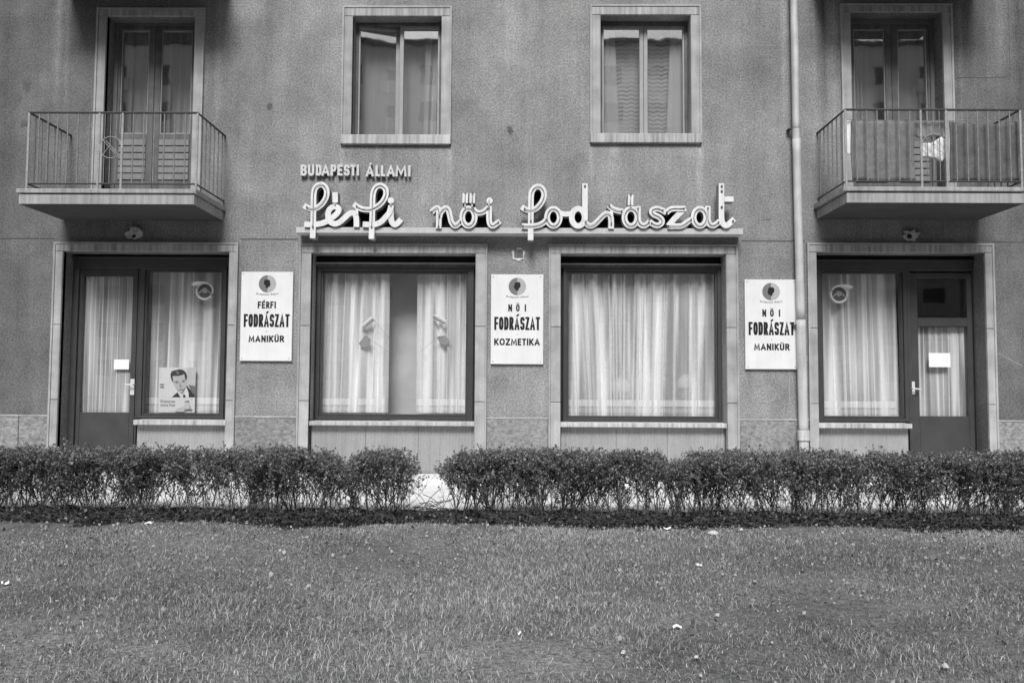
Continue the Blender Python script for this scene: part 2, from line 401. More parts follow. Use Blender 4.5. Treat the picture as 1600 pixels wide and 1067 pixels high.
# plinth
zp = rc(0, 651, 460, 741)[3]
def stone_surround(key, name, wd, top, sill=None, joints=()):
    x0, x1, z0, z1 = OP[key]; e = .0
    Y0 = -.028
    # outer fillet as the surround itself
    fw = .022
    X0, X1, Z1 = x0-wd, x1+wd, z1+top
    zb = z0 if sill is None else z0-sill
    f = MB(); f.box(X0-fw, X0, -.036, -.001, zb, Z1+fw); f.box(X1, X1+fw, -.036, -.001, zb, Z1+fw); f.box(X0, X1, -.036, -.001, Z1, Z1+fw)
    S = f.obj(name, 'stone', B)
    js = [z0]+list(joints)+[z1]
    for xa, xb in ((X0, x0), (x1, X1)):
        for i in range(len(js)-1):
            MB().bbox(xa+.002, xb-.0, Y0, .05, js[i]+.0035, js[i+1]-.0035, .003).obj('stone', 'stone', S)
    L = X1-X0; n = 3 if L > 1.5 else 1
    cuts = [X0]+[X0+L*t for t in ((.33, .66) if n == 3 else ())]+[X1]
    for i in range(len(cuts)-1):
        MB().bbox(cuts[i]+.002, cuts[i+1]-.002, Y0, .05, z1+.001, Z1-.002, .003).obj('stone', 'lintel_stone', S)
    # joint backing
    j = MB(); j.box(X0, x0-.004, -.02, -.0015, z0, Z1-.003); j.box(x1+.004, X1, -.02, -.0015, z0, Z1-.003); j.box(x0-.004, x1+.004, -.02, -.0015, z1+.004, Z1-.003)
    j.obj('joint_mortar', 'stone_joint', S)
    if sill:
        MB().bbox(X0-fw, X1+fw, -.048, .12, z0-sill, z0-.002, .006).obj('sill', 'sill_stone', S)
    return S
ja, jb = wp(470, 626).z, wp(470, 509).z
stone_surround('shopL', 'door_surround', .085, .085, None, (ja, jb))
stone_surround('shop2', 'window_surround', .115, .085, None, (ja, jb))
stone_surround('shop3', 'window_surround', .115, .085, None, (ja, jb))
stone_surround('shopR', 'door_surround', .085, .085, None, (ja, jb))
stone_surround('win2', 'window_surround', .10, .10, .115)
stone_surround('win3', 'window_surround', .10, .10, .115)
stone_surround('bdL', 'door_surround', .095, .075)
stone_surround('bdR', 'door_surround', .095, .075)
pj = [(XL, OP['shopL'][0]-.108), (OP['shopL'][1]+.108, OP['shop2'][0]-.138), (OP['shop2'][1]+.138, OP['shop3'][0]-.138), (OP['shop3'][1]+.138, OP['shopR'][0]-.108), (OP['shopR'][1]+.108, XR)]
for a, c in pj:
    cut = [a]
    if c-a > 2: cut += ([wp(30, 680).x] if a < 0 else [a+1.6])
    cut.append(c)
    for i in range(len(cut)-1):
        P = MB().bbox(cut[i]+.003, cut[i+1]-.003, -.022, -.0005, 0.001, zp, .006).obj('plinth', 'plinth_render', B)
        MB().box(cut[i]+.003, cut[i+1]-.003, -.026, -.0005, zp+.0005, zp+.018).obj('coping', 'stone', P)
# ---- shop fronts
GY = .20      # front of the joinery
def ribbed(x0, x1, z1, joints):
    cs = [x0]+joints+[x1]
    for i in range(len(cs)-1):
        mm = MB(); a, c = cs[i]+.002, cs[i+1]-.002; n = int((c-a)/.018); y0, y1 = .055, .062; pts = []
        for k in range(n+1):
            x = a+(c-a)*k/n; pts += [(x, y0 if k % 2 else y1)]
        mm.add([(x, y, 0.001) for x, y in pts]+[(x, y, z1) for x, y in pts]+[(a, .15, 0.001), (c, .15, 0.001), (c, .15, z1), (a, .15, z1)],
               [(k, k+1, n+2+k, n+1+k) for k in range(n)]+[(0, n+1, 2*n+5, 2*n+2), (n, 2*n+3, 2*n+4, 2*n+1)])
        mm.obj('sill_panel', 'ribbed_stone', B)
    MB().box(x0, x1, .151, .19, 0.001, z1).obj('panel_backing', 'stone_joint', B)
def shop_window(gx0, gy0, gx1, gy1, ox0, oy0, ox1, oy1, sx0, sy0, sx1, sy1, joints, name='shop_window'):
    g = rc(gx0, gy0, gx1, gy1, GY+.03); o = rc(ox0, oy0, ox1, oy1, GY); s = rc(sx0, sy0, sx1, sy1, 0.0)
    f = MB().frame(o[0], o[1], o[2], o[3], g[0]-.022, g[1]+.022, g[2]-.022, g[3]+.022, GY, GY+.12)
    Wn = f.obj(name, 'joinery', B)
    MB().frame(g[0]-.021, g[1]+.021, g[2]-.021, g[3]+.021, g[0], g[1], g[2], g[3], GY+.022, GY+.085).obj('glazing_bead', 'joinery', Wn)
    MB().box(g[0]-.01, g[1]+.01, GY+.045, GY+.051, g[2]-.01, g[3]+.01).obj('pane', 'shop_glass', Wn)
    MB().bbox(s[0], s[1], -.036, GY+.02, s[2], s[3], .006).obj('sill', 'sill_stone', Wn)
    ribbed(s[0]+.004, s[1]-.004, s[2]-.001, [wp(q, 700, .05).x for q in joints])
    return Wn, g, o
W2, g2, o2 = shop_window(503.4, 427.5, 727.7, 647, 494, 417, 739.5, 656, 484, 658.5, 741.5, 665, [571, 653])
W3, g3_, o3 = shop_window(888.4, 427.5, 1118, 650, 880, 418, 1128, 658.6, 875.5, 660.5, 1135, 667.7, [963, 1043])
WL, gL, oL = shop_window(228, 425, 344.7, 646, 216, 417, 351.5, 653.5, 210, 656, 355, 664, [])
WR, gR, oR = shop_window(1286, 427.5, 1408, 650, 1278, 418, 1419, 659, 1277, 661.5, 1423.5, 669, [])
# shutter boxes over all four openings
for key, Wn, o in (('shop2', W2, o2), ('shop3', W3, o3), ('shopL', WL, oL), ('shopR', WR, oR)):
    x0, x1, z0, z1 = OP[key]; zt = o[3]
    a = rc(600, 395, 700, 411, GY); zz = wp(600, 410.5, GY).z if key in ('shop2', 'shop3') else wp(600, 403, GY).z
    q = MB(); q.bbox(x0+.003, x1-.003, GY-.03, GY+.12, zz-.025, zz, .004); q.bbox(x0+.003, x1-.003, GY-.005, GY+.12, zt+.001, zz-.026, .003)
    o_ = q.obj('shutter_rail', 'joinery_old' if key in ('shop2', 'shop3') else 'joinery', Wn)
    if key in ('shop2', 'shop3'): MB().bbox(x0+.002, x1-.002, GY-.045, GY-.031, zz-.018, zz-.002, .003).obj('shutter_edge', 'sash_paint', Wn)
    for k in range(4):
        zc = zz+.004+k*.03
        if zc+.026 < z1+.1: MB().bbox(x0+.02, x1-.02, GY+.03, GY+.05, zc, zc+.027, .006).obj('shutter_slat', 'shutter', Wn)
    MB().box(x0+.001, x1-.001, GY+.06, GY+.12, zz+.001, z1+.06).obj('shutter_case', 'black_sheet', Wn)
# side pieces filling frames of 2 and 3 to the reveal
for key, Wn, o in (('shop2', W2, o2), ('shop3', W3, o3)):
    x0, x1 = OP[key][:2]
    q = MB(); q.bbox(x0+.001, o[0]-.002, GY+.03, GY+.12, o[2], o[3]); q.bbox(o[1]+.002, x1-.001, GY+.03, GY+.12, o[2], o[3]); q.obj('frame_side', 'shutter', Wn)
c_ = wp(620, 600, .8); MB().box(OP['shop2'][0]-.1, OP['shop2'][1]+.1, .8, .83, .01, 2.6).obj('added_back', 'added_back_grey', B)  # added pale panel, lightens the gap between the parted curtains
# doors
def shop_door(gl, leafx0, leafx1, top, frx0, frx1, plate, lever, nm='shop_door'):
    gs = [rc(*q, GY+.05) for q in gl]
    l0, l1 = wp(leafx0, 560, GY+.03).x, wp(leafx1, 560, GY+.03).x; zt = wp(800, top, GY+.03).z
    mm = MB(); gs.sort(key=lambda q: -q[3]); y0, y1 = GY+.03, GY+.075
    mm.bbox(l0, gs[0][0], y0, y1, .012, zt); mm.bbox(gs[0][1], l1, y0, y1, .012, zt)
    zprev = zt
    for q in gs:
        mm.bbox(gs[0][0], gs[0][1], y0, y1, q[3], zprev); zprev = q[2]
    mm.bbox(gs[0][0], gs[0][1], y0+.004, y1, .012, zprev)
    Dr = mm.obj(nm, 'joinery', B)
    for q in gs: MB().box(gs[0][0]+.0005, gs[0][1]-.0005, GY+.05, GY+.055, q[2]+.0005, q[3]-.0005).obj('pane', 'shop_glass', Dr)
    p = rc(*plate, GY+.03); MB().bbox(p[0], p[1], GY+.018, GY+.0295, p[2], p[3], .002).obj('handle_plate', 'chrome', Dr)
    a, c = wp(lever[0], lever[1], GY-.03), wp(lever[2], lever[3], GY-.03)
    MB().tube([(a.x, GY+.02, a.z), (a.x, GY-.03, a.z), (c.x, GY-.032, c.z)], .009, 8).obj('handle', 'chrome', Dr)
    return Dr
xL0, xL1, _, zL1 = OP['shopL']; fz = o2[3]
DL = shop_door([(129, 432, 206, 644)], 121, 212, 420, 0, 0, (204, 592, 210.5, 617), (207, 601, 195, 601))
mm = MB(); d0 = wp(121, 560, GY+.03).x; mm.bbox(xL0+.001, d0-.003, GY, GY+.12, 0.002, oL[3]); mm.bbox(d0-.003, wp(216, 560, GY).x-.002, GY, GY+.12, wp(150, 419, GY).z, oL[3])
mm.bbox(wp(212.5, 560, GY).x, oL[0]-.001, GY+.005, GY+.12, .002, oL[3]-.001)
mm.obj('door_frame', 'joinery', B)
MB().bbox(oL[1]+.001, xL1-.001, GY+.02, GY+.12, oL[2], oL[3]).obj('frame_side', 'joinery', WL)
DR = shop_door([(1432, 435, 1509, 496.7), (1432, 510, 1511, 650)], 1423, 1521, 424, 0, 0, (1423.8, 596, 1429, 616), (1427, 607, 1438, 608))
xR0, xR1, _, zR1 = OP['shopR']
d1 = wp(1521, 560, GY+.03).x
mm = MB(); mm.bbox(d1+.003, xR1-.001, GY, GY+.12, .002, oR[3]); mm.bbox(oR[1]+.001, d1+.003, GY, GY+.12, wp(1450, 423, GY).z, oR[3])
mm.bbox(oR[1]+.001, wp(1423, 560, GY+.03).x-.003, GY+.005, GY+.12, .002, wp(1450, 423, GY).z-.001)
mm.obj('door_frame', 'joinery', B)
MB().bbox(xR0+.001, oR[0]-.001, GY+.02, GY+.12, oR[2], oR[3]).obj('frame_side', 'joinery', WR)
# round white vents let into two panes
def vent(px, py, flapdir, Wn):
    c = wp(px, py, GY+.03); r = .098; mm = MB()
    ring = [(c.x+r*math.cos(t*math.pi/18), GY+.03, c.z+r*math.sin(t*math.pi/18)) for t in range(37)]
    mm.tube(ring, .014, 8, False); V = mm.obj('round_vent', 'white_enamel', Wn, True)
    mm = MB(); n = 24                              # hinged disc tilted out
    ax = Vector((flapdir, 0, -.12)).normalized(); pv = Vector((c.x+flapdir*.05, GY+.015, c.z+r*.82))
    vs = []
    for k in range(n):
        t = 2*math.pi*k/n; q = pv+ax*(.1*math.cos(t))+Vector((0, -.092, .010))*math.sin(t)
        vs += [q, q+Vector((0, .0, .008))]
    mm.add(vs, [tuple(range(0, 2*n, 2)), tuple(range(1, 2*n, 2))[::-1]]+[(2*k, 2*((k+1) % n), 2*((k+1) % n)+1, 2*k+1) for k in range(n)])
    mm.obj('vent_flap', 'white_enamel', Wn)
    mm = MB(); mm.tube([(c.x, GY+.032, c.z)]+[(c.x, GY+.04, c.z)], [.083, .083], 24); mm.obj('vent_disc', 'ink_soft', Wn)
    for s in (-1, 1): MB().tube([(c.x+s*.03, GY+.028, c.z+.01), (c.x+s*.075, GY+.028, c.z-.035)], .01, 6).obj('vent_arm', 'light_iron', Wn)
    MB().tube([(c.x, GY+.02, c.z+.005), (c.x, GY+.031, c.z+.005)], [.03, .035], 14).obj('vent_hub', 'light_iron', Wn)
vent(320, 454.5, -1, WL); vent(1311, 459.5, 1, WR)
# ---- upper windows
def upper_window(key, panes, fr_top, opened=False):
    x0, x1, z0, z1 = OP[key]; y = .15
    xa, xb = x0+.001, x1-.001
    ps = [rc(*p, y+.03) for p in panes]; zt = wp(800, fr_top, y).z
    mm = MB().frame(xa, xb, z0+.001, z1-.001, xa+.035, xb-.035, z0+.03, zt, y, y+.12)
    Wn = mm.obj('window', 'joinery_old', B)
    mid = (ps[0][1]+ps[1][0])/2
    for i, p in enumerate(ps):
        lo = xa+.037 if i == 0 else mid+.002; hi = mid-.002 if i == 0 else xb-.037
        s = MB().frame(lo, hi, z0+.032, zt-.003, max(p[0], lo+.02), min(p[1], hi-.02), z0+.062, zt-.035, y+.01, y+.055)
        o = s.obj('sash', 'stone' if False else 'sash_paint', Wn)
        pn = MB().box(max(p[0], lo+.02)+.0005, min(p[1], hi-.02)-.0005, y+.03, y+.034, z0+.0625, zt-.0355).obj('pane', 'old_glass', Wn)
        if opened and i == 0:
            for q in (o, pn):
                me = q.data; piv = Vector((lo, y+.01, 0)); rot = Matrix.Rotation(R(11), 4, 'Z')
                me.transform(Matrix.Translation(piv) @ rot @ Matrix.Translation(-piv))
    return Wn
upper_window('win2', [(562, 48, 618, 211), (630.5, 48, 684, 211)], 40, True)
upper_window('win3', [(943, 48, 999, 209), (1011.5, 48, 1068, 209)], 40)
def balcony_door(key, panes, fr_top, panel_y):
    x0, x1, z0, z1 = OP[key]; y = .17
    xa, xb = x0+.001, x1-.001
    ps = [rc(*p, y+.03) for p in panes]; zt = wp(800, fr_top, y).z; zpn = wp(800, panel_y, y+.02).z
    mm = MB().frame(xa, xb, z0+.001, z1-.001, xa+.05, xb-.05, z0+.002, zt, y, y+.12)
    Dn = mm.obj('balcony_door', 'sash_dark', B); mid = (ps[0][1]+ps[1][0])/2
    for i, p in enumerate(ps):
        lo = xa+.052 if i == 0 else mid+.002; hi = mid-.002 if i == 0 else xb-.052
        a, c = max(p[0], lo+.03), min(p[1], hi-.03)
        s = MB().frame(lo, hi, z0+.01, zt-.003, a, c, zpn, zt-.05, y+.01, y+.055)
        s.obj('door_leaf', 'joinery_old', Dn)
        MB().frame(a, c, zpn, zt-.05, a+.012, c-.012, zpn+.012, zt-.062, y+.02, y+.05).obj('glazing_bead', 'sash_paint', Dn)
        MB().box(a+.0125, c-.0125, y+.03, y+.034, zpn+.0125, zt-.0625).obj('pane', 'old_glass', Dn)
        for k in range(6):
            zc = zpn-.075-k*.083
            MB().bbox(a+.005, c-.005, y-.004, y+.0095, zc-.073, zc, .005).obj('slat', 'joinery_pale', Dn)
    return Dn
simple('joinery_pale', .22, .6, .15, 6, .1, 40, .3, .1, .05, .08)
balcony_door('bdL', [(185.5, 50.6, 232.7, 211), (252, 50.6, 300, 211)], 41, 211)
balcony_door('bdR', [(1333.7, 45, 1382.5, 211), (1402, 45, 1454.5, 211)], 38, 211)
# ---- balconies
BY = -.80
def balcony(slx0, slx1, tile_y, tile_b, face_y, face_b, rail_y, low_y, rx0, rx1, posts, bars, small, orn, nm='balcony'):
    t = rc(slx0, tile_y, slx1, tile_b, BY-.06); fc = rc(slx0+5, face_y, slx1-3, face_b, BY-.045)
    m_ = MB().box(fc[0], fc[1], BY-.045, -.0005, fc[2], fc[3]); S = m_.obj(nm, 'concrete', B)
    MB().box(fc[0]+.004, fc[1]-.004, BY-.042, -.0005, fc[2]-.004, fc[2]-.0002).obj('soffit_shade', 'soffit_shade', S)  # dark sheet under the slab, the shade there put into its colour
    MB().box(fc[0]+.02, fc[1]-.02, BY-.02, -.0005, fc[3]+.0005, t[2]-.0005).obj('drip_joint', 'stone_joint', S)
    MB().bbox(t[0], t[1], BY-.06, -.0005, t[2], t[3], .006).obj('floor_slab', 'concrete', S)
    zr = wp((rx0+rx1)/2, rail_y, BY).z; zlw = wp((rx0+rx1)/2, low_y, BY).z
    X0, X1 = wp(rx0, 230, BY).x, wp(rx1, 230, BY).x
    MB().tube([(X0, -.0, zr), (X0, BY, zr), (X1, BY, zr), (X1, 0, zr)], .013, 6).obj('handrail', 'dark_iron', S)
    MB().tube([(X0, -.0, zlw), (X0, BY, zlw), (X1, BY, zlw), (X1, 0, zlw)], .010, 6).obj('lower_rail', 'dark_iron', S)
    def bar(x, y, za, r, mt, n='bar'):
        MB().tube([(x, y, za), (x, y, zr-.004)], r, 6).obj(n, mt, S)
    for p in posts: bar(wp(p, 230, BY).x, BY, t[3]-.005, .013, 'light_iron', 'post')
    for p in bars: bar(wp(p, 230, BY).x, BY, zlw, .0075, 'grey_iron')
    co_ = wp(orn[0], orn[1], BY); r = orn[2]/135*.91
    for p in small: bar(wp(p, 230, BY).x, BY, zlw, .005, 'grey_iron')
    O = MB(); O.tube([(co_.x+r*math.cos(k*math.pi/14), BY-.01, co_.z+r*math.sin(k*math.pi/14)) for k in range(29)], .004, 5, False)
    for s in (-.012, .016): O.tube([(co_.x-r*.62+s, BY-.012, co_.z+r*.66), (co_.x+r*.62+s, BY-.012, co_.z-r*.66)], .003, 5)
    O.tube([(co_.x-r*.7, BY-.012, co_.z-r*.7), (co_.x-.01, BY-.012, co_.z+.02)], .003, 5)
    O.obj('ornament', 'light_iron', S)
    n = 6
    for k in range(1, n+1):
        y = BY*(1-k/(n+.7)); 
        for X in (X0, X1): bar(X, y, zlw, .0075, 'grey_iron')
    return S, t, zr, zlw
barsL = [60, 74, 89.5, 105, 121.4, 139, 207.4, 224, 240, 256, 272.5, 289]
BL, tL, zrL, zlL = balcony(24.5, 306, 295, 302, 304.5, 319, 176.5, 287.5, 44, 307.6, [44, 154.5, 190.6, 307.6], barsL, [163, 172, 181], (173.7, 231, 17.5))
barsR = [1338.4, 1355, 1371, 1388, 1405, 1422, 1494.6, 1512, 1528, 1544.3, 1562, 1578.5]
BR, tR, zrR, zlR = balcony(1318, 1604, 292, 299, 302, 317, 172, 283.7, 1321.5, 1595, [1321.5, 1439.3, 1479, 1595], barsR, [1449, 1459, 1468.4], (1458.5, 228, 19))
# the slabs of the next storey's balconies, just over the top of the picture
dz = wp(230, 4).z-wp(230, 341).z+.10
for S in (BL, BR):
    for o in [S]+[c for c in S.children if c.name.startswith(('floor_slab', 'drip_joint', 'soffit_shade'))]:
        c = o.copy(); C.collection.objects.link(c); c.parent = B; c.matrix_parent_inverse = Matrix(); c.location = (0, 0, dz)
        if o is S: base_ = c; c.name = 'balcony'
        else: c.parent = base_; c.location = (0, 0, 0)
# ---- marks on the wall
def blob(px, py, rx, ry, name, mat, n=18, jag=.25, th=.006, y=0.0, sd=0, hole=None):
    rr = random.Random(sd); c = wp(px, py, y); pts = []
    for k in range(n):
        t = 2*math.pi*k/n; q = 1+rr.uniform(-jag, jag); pts.append((c.x+rx/135*math.cos(t)*q, c.z+ry/135*math.sin(t)*q))
    return MB().poly(pts, y-th, y-.0005).obj(name, mat, B)
blob(810, 397, 10.5, 10, 'plaster_patch', 'patch_plaster', 16, .18, .010, 0, 3)
c = rc(803.5, 390.5, 817, 403); MB().box(c[0], c[1], -.016, -.0101, c[2], c[3]).obj('cover_plate', 'joinery_old', B)
blob(211, 366, 12, 9, 'plaster_patch', 'patch_dim', 16, .3, .03, 0, 5); blob(211, 370, 3, 3, 'hole', 'ink', 10, .2, .032, 0, 6)
blob(1422, 369, 12, 9, 'plaster_patch', 'patch_dim', 16, .3, .03, 0, 8); blob(1419, 370, 4, 4, 'hole', 'ink', 10, .2, .032, 0, 9)
simple('stain', .115, .95, .3, 14, .4, 60)
for px, py, rx, ry, s_ in ((42, 132, 9, 13, 1), (29, 153, 6, 9, 2), (38, 193, 9, 8, 3), (421, 167, 6, 7, 4), (797, 204, 6, 8, 5), (16, 170, 4, 8, 6)):
    blob(px, py, rx*.8, ry*.8, 'wall_stain', 'stain', 22, .35, .0018, 0, 10+s_)
def scratch(pts, name='scratch', mat='scratch', wd=.007):
    q = [wp(*p, 0) for p in pts]; q = [(a.x, a.z) for a in q]
    MB().ribbon(smooth_path(q, 4), wd, -.0018, -.0004).obj(name, mat, B)
Z = 7.113
def zz_(L): return [(1140+a/Z, 570+c/Z) for a, c in L]
for L in ([(265, 355), (300, 340), (335, 290), (338, 580)], [(340, 265), (400, 240), (470, 250), (515, 300), (500, 370), (420, 415), (345, 425)],
          [(405, 250), (405, 410)], [(360, 325), (490, 310)], [(540, 530), (620, 525), (690, 510)], [(615, 460), (600, 560)], [(345, 425), (480, 430), (545, 470)],
          [(350, 110), (370, 215)], [(465, 160), (480, 110), (520, 190)], [(665, 120), (668, 440)]):
    scratch(zz_(L))
scratch([(1470, 128), (1500, 122), (1540, 122), (1578, 120)], 'crack', 'patch_dark', .008)
scratch([(1575, 0), (1577, 60), (1578, 120)], 'crack', 'patch_dark', .005)
scratch([(1190, 346), (1192, 344), (1205, 343)], 'crack', 'patch_dark', .008)
scratch([(1172, 400), (1200, 398), (1232, 399)], 'scratch', 'scratch', .006)
scratch([(1560, 552), (1575, 560), (1598, 572)], 'scratch', 'scratch', .006)
scratch([(1563, 665), (1580, 680), (1600, 695)], 'scratch', 'scratch', .01)
# ------------------------------------------------------------------ downpipe
T = thing('downpipe', 'pale zinc rainwater downpipe running down the wall beside the right sign', 'pipe', (wp(1256, 700, -.09).x, -.09, 0))
pc = [(1237.5, -150), (1237.5, 0), (1243.8, 200), (1249, 400), (1252.6, 560), (1256, 700), (1257, 741)]
pp = [wp(a, c, -.09) for a, c in pc]
def at_z(z):
    for a, c in zip(pp, pp[1:]):
        if a.z >= z >= c.z: t = (a.z-z)/(a.z-c.z); return a.lerp(c, t)
    return pp[-1] if z < pp[-1].z else pp[0]
def pz(py): return wp(1250, py, -.09).z
def seg(y0, y1, r, name='pipe_section', mt='zinc'):
    a, c = at_z(pz(y0)), at_z(pz(y1)); n = 14
    pts = [a.lerp(c, k/n) for k in range(n+1)]
    return MB().tube(pts, [r*(1+.01*random.uniform(-1, 1)) for _ in pts], 20).obj(name, mt, T, True)
seg(-149, 218, .043); seg(200, 220, .047, 'pipe_collar'); seg(218, 500, .047); seg(500, 676, .052)
seg(672, 688, .066, 'pipe_collar'); seg(687, 741, .052)
for y in (201, 508):
    a = at_z(pz(y)); MB().tube([(a.x, -.09, a.z-.008), (a.x, -.09, a.z+.008)], .048, 18).obj('bracket', 'grey_iron', T)
    MB().box(a.x-.085, a.x-.045, -.09, 0, a.z-.006, a.z+.006).obj('bracket_arm', 'dark_iron', T)
for y in (530, 552, 574, 590, 604, 618): seg(y, y+1.2, .0535, 'pipe_seam')
# ------------------------------------------------------------------ the script neon sign
LY = -.23
NS = thing('neon_sign', 'white script neon sign reading férfi női fodrászat on a long pale tray', 'sign', (wp(810, 361, 0).x, 0, wp(810, 361, 0).z))
tr = rc(462.5, 356, 1161, 365.5, -.205)
TZ = (rc(462, 355, 470, 363.5, -.205), rc(1150, 357.3, 1161, 366, -.205))
x0, x1 = tr[0], tr[1]; m = MB()
za0, za1, zb0, zb1 = TZ[0][2], TZ[0][3], TZ[1][2], TZ[1][3]
m.add([(x0, -.205, za0), (x1, -.205, zb0), (x1, -.002, zb0), (x0, -.002, za0), (x0, -.205, za1), (x1, -.205, zb1), (x1, -.002, zb1), (x0, -.002, za1)],
      [(0, 3, 2, 1), (4, 5, 6, 7), (0, 1, 5, 4), (1, 2, 6, 5), (2, 3, 7, 6), (3, 0, 4, 7)])
m.obj('tray', 'tray', NS)
REG = {1: (465, 280), 2: (540, 280), 3: (665, 285), 4: (805, 280), 5: (880, 280), 6: (960, 280), 7: (1060, 280)}
SC = 10.67; WD = 9.1/135*.93
def nz(reg, L, y=LY):
    o = REG[reg]; q = [wp(o[0]+a/SC, o[1]+c/SC, y) for a, c in L]; return [(p.x, p.z) for p in q]
cnt = [0]
LET = {}
def letter(nm):
    if nm not in LET: pass
def stroke(reg, L, sm=True, tube=(0.06, .94), cl=False, wd=WD, holder=None, k=6):
    p = nz(reg, L); p = smooth_path(p, k, cl) if sm else p
    cnt[0] += 1; off = (cnt[0] % 7)*.0016
    me = MB().ribbon(p, wd, LY-off, LY+.115, cl, 0, 0.0 if cl else .0012)
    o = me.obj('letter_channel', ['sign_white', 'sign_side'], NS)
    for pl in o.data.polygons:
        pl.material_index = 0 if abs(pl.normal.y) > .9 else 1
    if tube:
        n = len(p); a, c = int(n*tube[0]), max(int(n*tube[1]), 2)
        q = p[a:c] if not cl else p+p[:1]
        MB().tube([(x, LY-.016-off*.3, z) for x, z in q], .0048, 6, not cl).obj('neon_tube', 'tube_glass', NS, True)
        ends = (q[0], q[-1]) if not cl else ()
        for x, z in ends: MB().tube([(x, LY-.024, z), (x, LY+.001, z)], .010, 8).obj('electrode', 'ink_soft', NS)
    return o
def ell(cx, cy, rx, ry, n=14): return [(cx+rx*math.sin(2*math.pi*k/n), cy-ry*math.cos(2*math.pi*k/n)) for k in range(n)]
stroke(1, [(105, 440), (170, 478), (250, 495), (320, 480), (395, 425), (455, 345), (485, 260), (480, 170), (440, 110), (385, 92), (325, 115), (283, 175), (268, 270), (265, 400), (262, 600), (258, 800), (250, 985)])
stroke(1, [(112, 752), (260, 757), (400, 738), (500, 695), (580, 640), (655, 575), (688, 515), (670, 475), (620, 460), (560, 480), (515, 540), (508, 620), (535, 700), (605, 745), (690, 725), (780, 650), (860, 580), (920, 562), (965, 600), (982, 700), (980, 800)], tube=None)
stroke(1, [(626, 222), (628, 395)], False, None, wd=WD*.98)
stroke(2, [(135, 415), (200, 465), (280, 500), (370, 510), (450, 498), (560, 435), (640, 345), (675, 250), (662, 160), (590, 108), (510, 135), (468, 210), (452, 320), (447, 600), (438, 800), (432, 998)])
stroke(2, [(190, 470), (190, 590)], False, None, wd=WD*.5)
stroke(2, [(288, 755), (400, 760), (500, 755), (590, 715), (670, 635), (730, 560), (755, 480)], tube=None)
stroke(2, [(755, 435), (755, 560), (756, 650), (775, 725), (820, 758), (870, 730), (925, 668)], tube=None)
stroke(3, [(95, 502), (150, 448), (205, 432), (222, 500), (220, 640), (215, 770)])
stroke(3, [(222, 600), (255, 495), (330, 432), (378, 460), (405, 560), (435, 670), (490, 724), (555, 685), (600, 640)])
stroke(3, ell(715, 580, 104, 146), cl=True)
stroke(3, [(790, 440), (840, 495), (900, 512), (980, 485), (1045, 425)])
stroke(3, [(1057, 395), (1058, 540), (1062, 650), (1085, 710), (1130, 724), (1180, 692), (1240, 652)])
stroke(3, [(664, 182), (658, 350)], False); stroke(3, [(782, 182), (778, 350)], False)
stroke(4, [(105, 462), (170, 505), (250, 520), (340, 495), (425, 410), (475, 310), (478, 215), (440, 148), (385, 125), (318, 150), (275, 220), (264, 310), (262, 450), (260, 700), (256, 1018)])
stroke(4, [(110, 782), (260, 785), (370, 772), (460, 735), (535, 660)])
stroke(4, ell(637, 638, 106, 142), cl=True)
stroke(4, [(735, 560), (790, 580), (860, 585), (950, 572)], tube=None, wd=WD*.9)
stroke(5, ell(250, 638, 108, 143), cl=True, tube=None)
stroke(5, [(362, 76), (362, 300), (362, 690)], False, None)
stroke(5, [(355, 690), (395, 750), (455, 778), (530, 745), (610, 665), (680, 595), (735, 575), (785, 610), (800, 700), (798, 826)])
stroke(5, [(762, 440), (810, 488), (900, 525), (1000, 540)])
stroke(5, [(810, 500), (805, 620)], False, None, wd=WD*.5)
stroke(6, ell(275, 638, 108, 143), cl=True)
stroke(6, [(392, 452), (392, 600), (398, 700), (440, 762), (500, 775), (550, 745), (588, 705)])
stroke(6, [(585, 705), (640, 750), (715, 773), (780, 742), (790, 685), (740, 632), (660, 595), (622, 550), (645, 508), (715, 495), (790, 520), (865, 562)])
stroke(6, [(865, 562), (920, 512), (980, 495), (1080, 495), (1180, 492)])
stroke(7, [(112, 480), (-60, 650), (-168, 780)], False, None)
stroke(7, [(-180, 785), (-60, 783), (40, 780), (110, 745), (170, 700), (222, 672)])
stroke(6, [(272, 262), (266, 440)], False)
stroke(7, ell(358, 638, 106, 143), cl=True)
stroke(7, [(488, 450), (488, 600), (492, 690), (520, 755), (575, 775), (630, 750), (690, 700)])
stroke(7, [(716, 74), (716, 400), (716, 640), (735, 735), (790, 775), (850, 740), (930, 665)], tube=None)
stroke(7, [(764, 336), (917, 336)], False, None, wd=WD*.95)
for reg, a, c in ((2, 755, 357), (3, 1066, 308)):
    q = nz(reg, [(a, c)])[0]; n = 18
    MB().poly([(q[0]+.036*math.cos(2*math.pi*k/n), q[1]+.036*math.sin(2*math.pi*k/n)) for k in range(n)], LY-.003, LY+.1).obj('letter_dot', 'sign_white', NS)
for reg, a, c, c2 in ((1, 625, 390, 430), (2, 757, 400, 440), (3, 660, 345, 420), (3, 776, 345, 420), (3, 1057, 300, 400), (6, 268, 430, 470)):
    q = nz(reg, [(a, c), (a, c2)]); MB().tube([(q[0][0], LY-.012, q[0][1]), (q[1][0], LY-.012, q[1][1])], .011, 6).obj('neon_bridge', 'tray', NS)
for reg, a, c in ((5, 362, 122), (7, 718, 122), (7, 718, 205), (7, 718, 470), (7, 905, 705)):
    q = nz(reg, [(a, c)])[0]; MB().tube([(q[0], LY-.022, q[1]), (q[0], LY, q[1])], .013, 8).obj('electrode', 'ink_soft', NS)
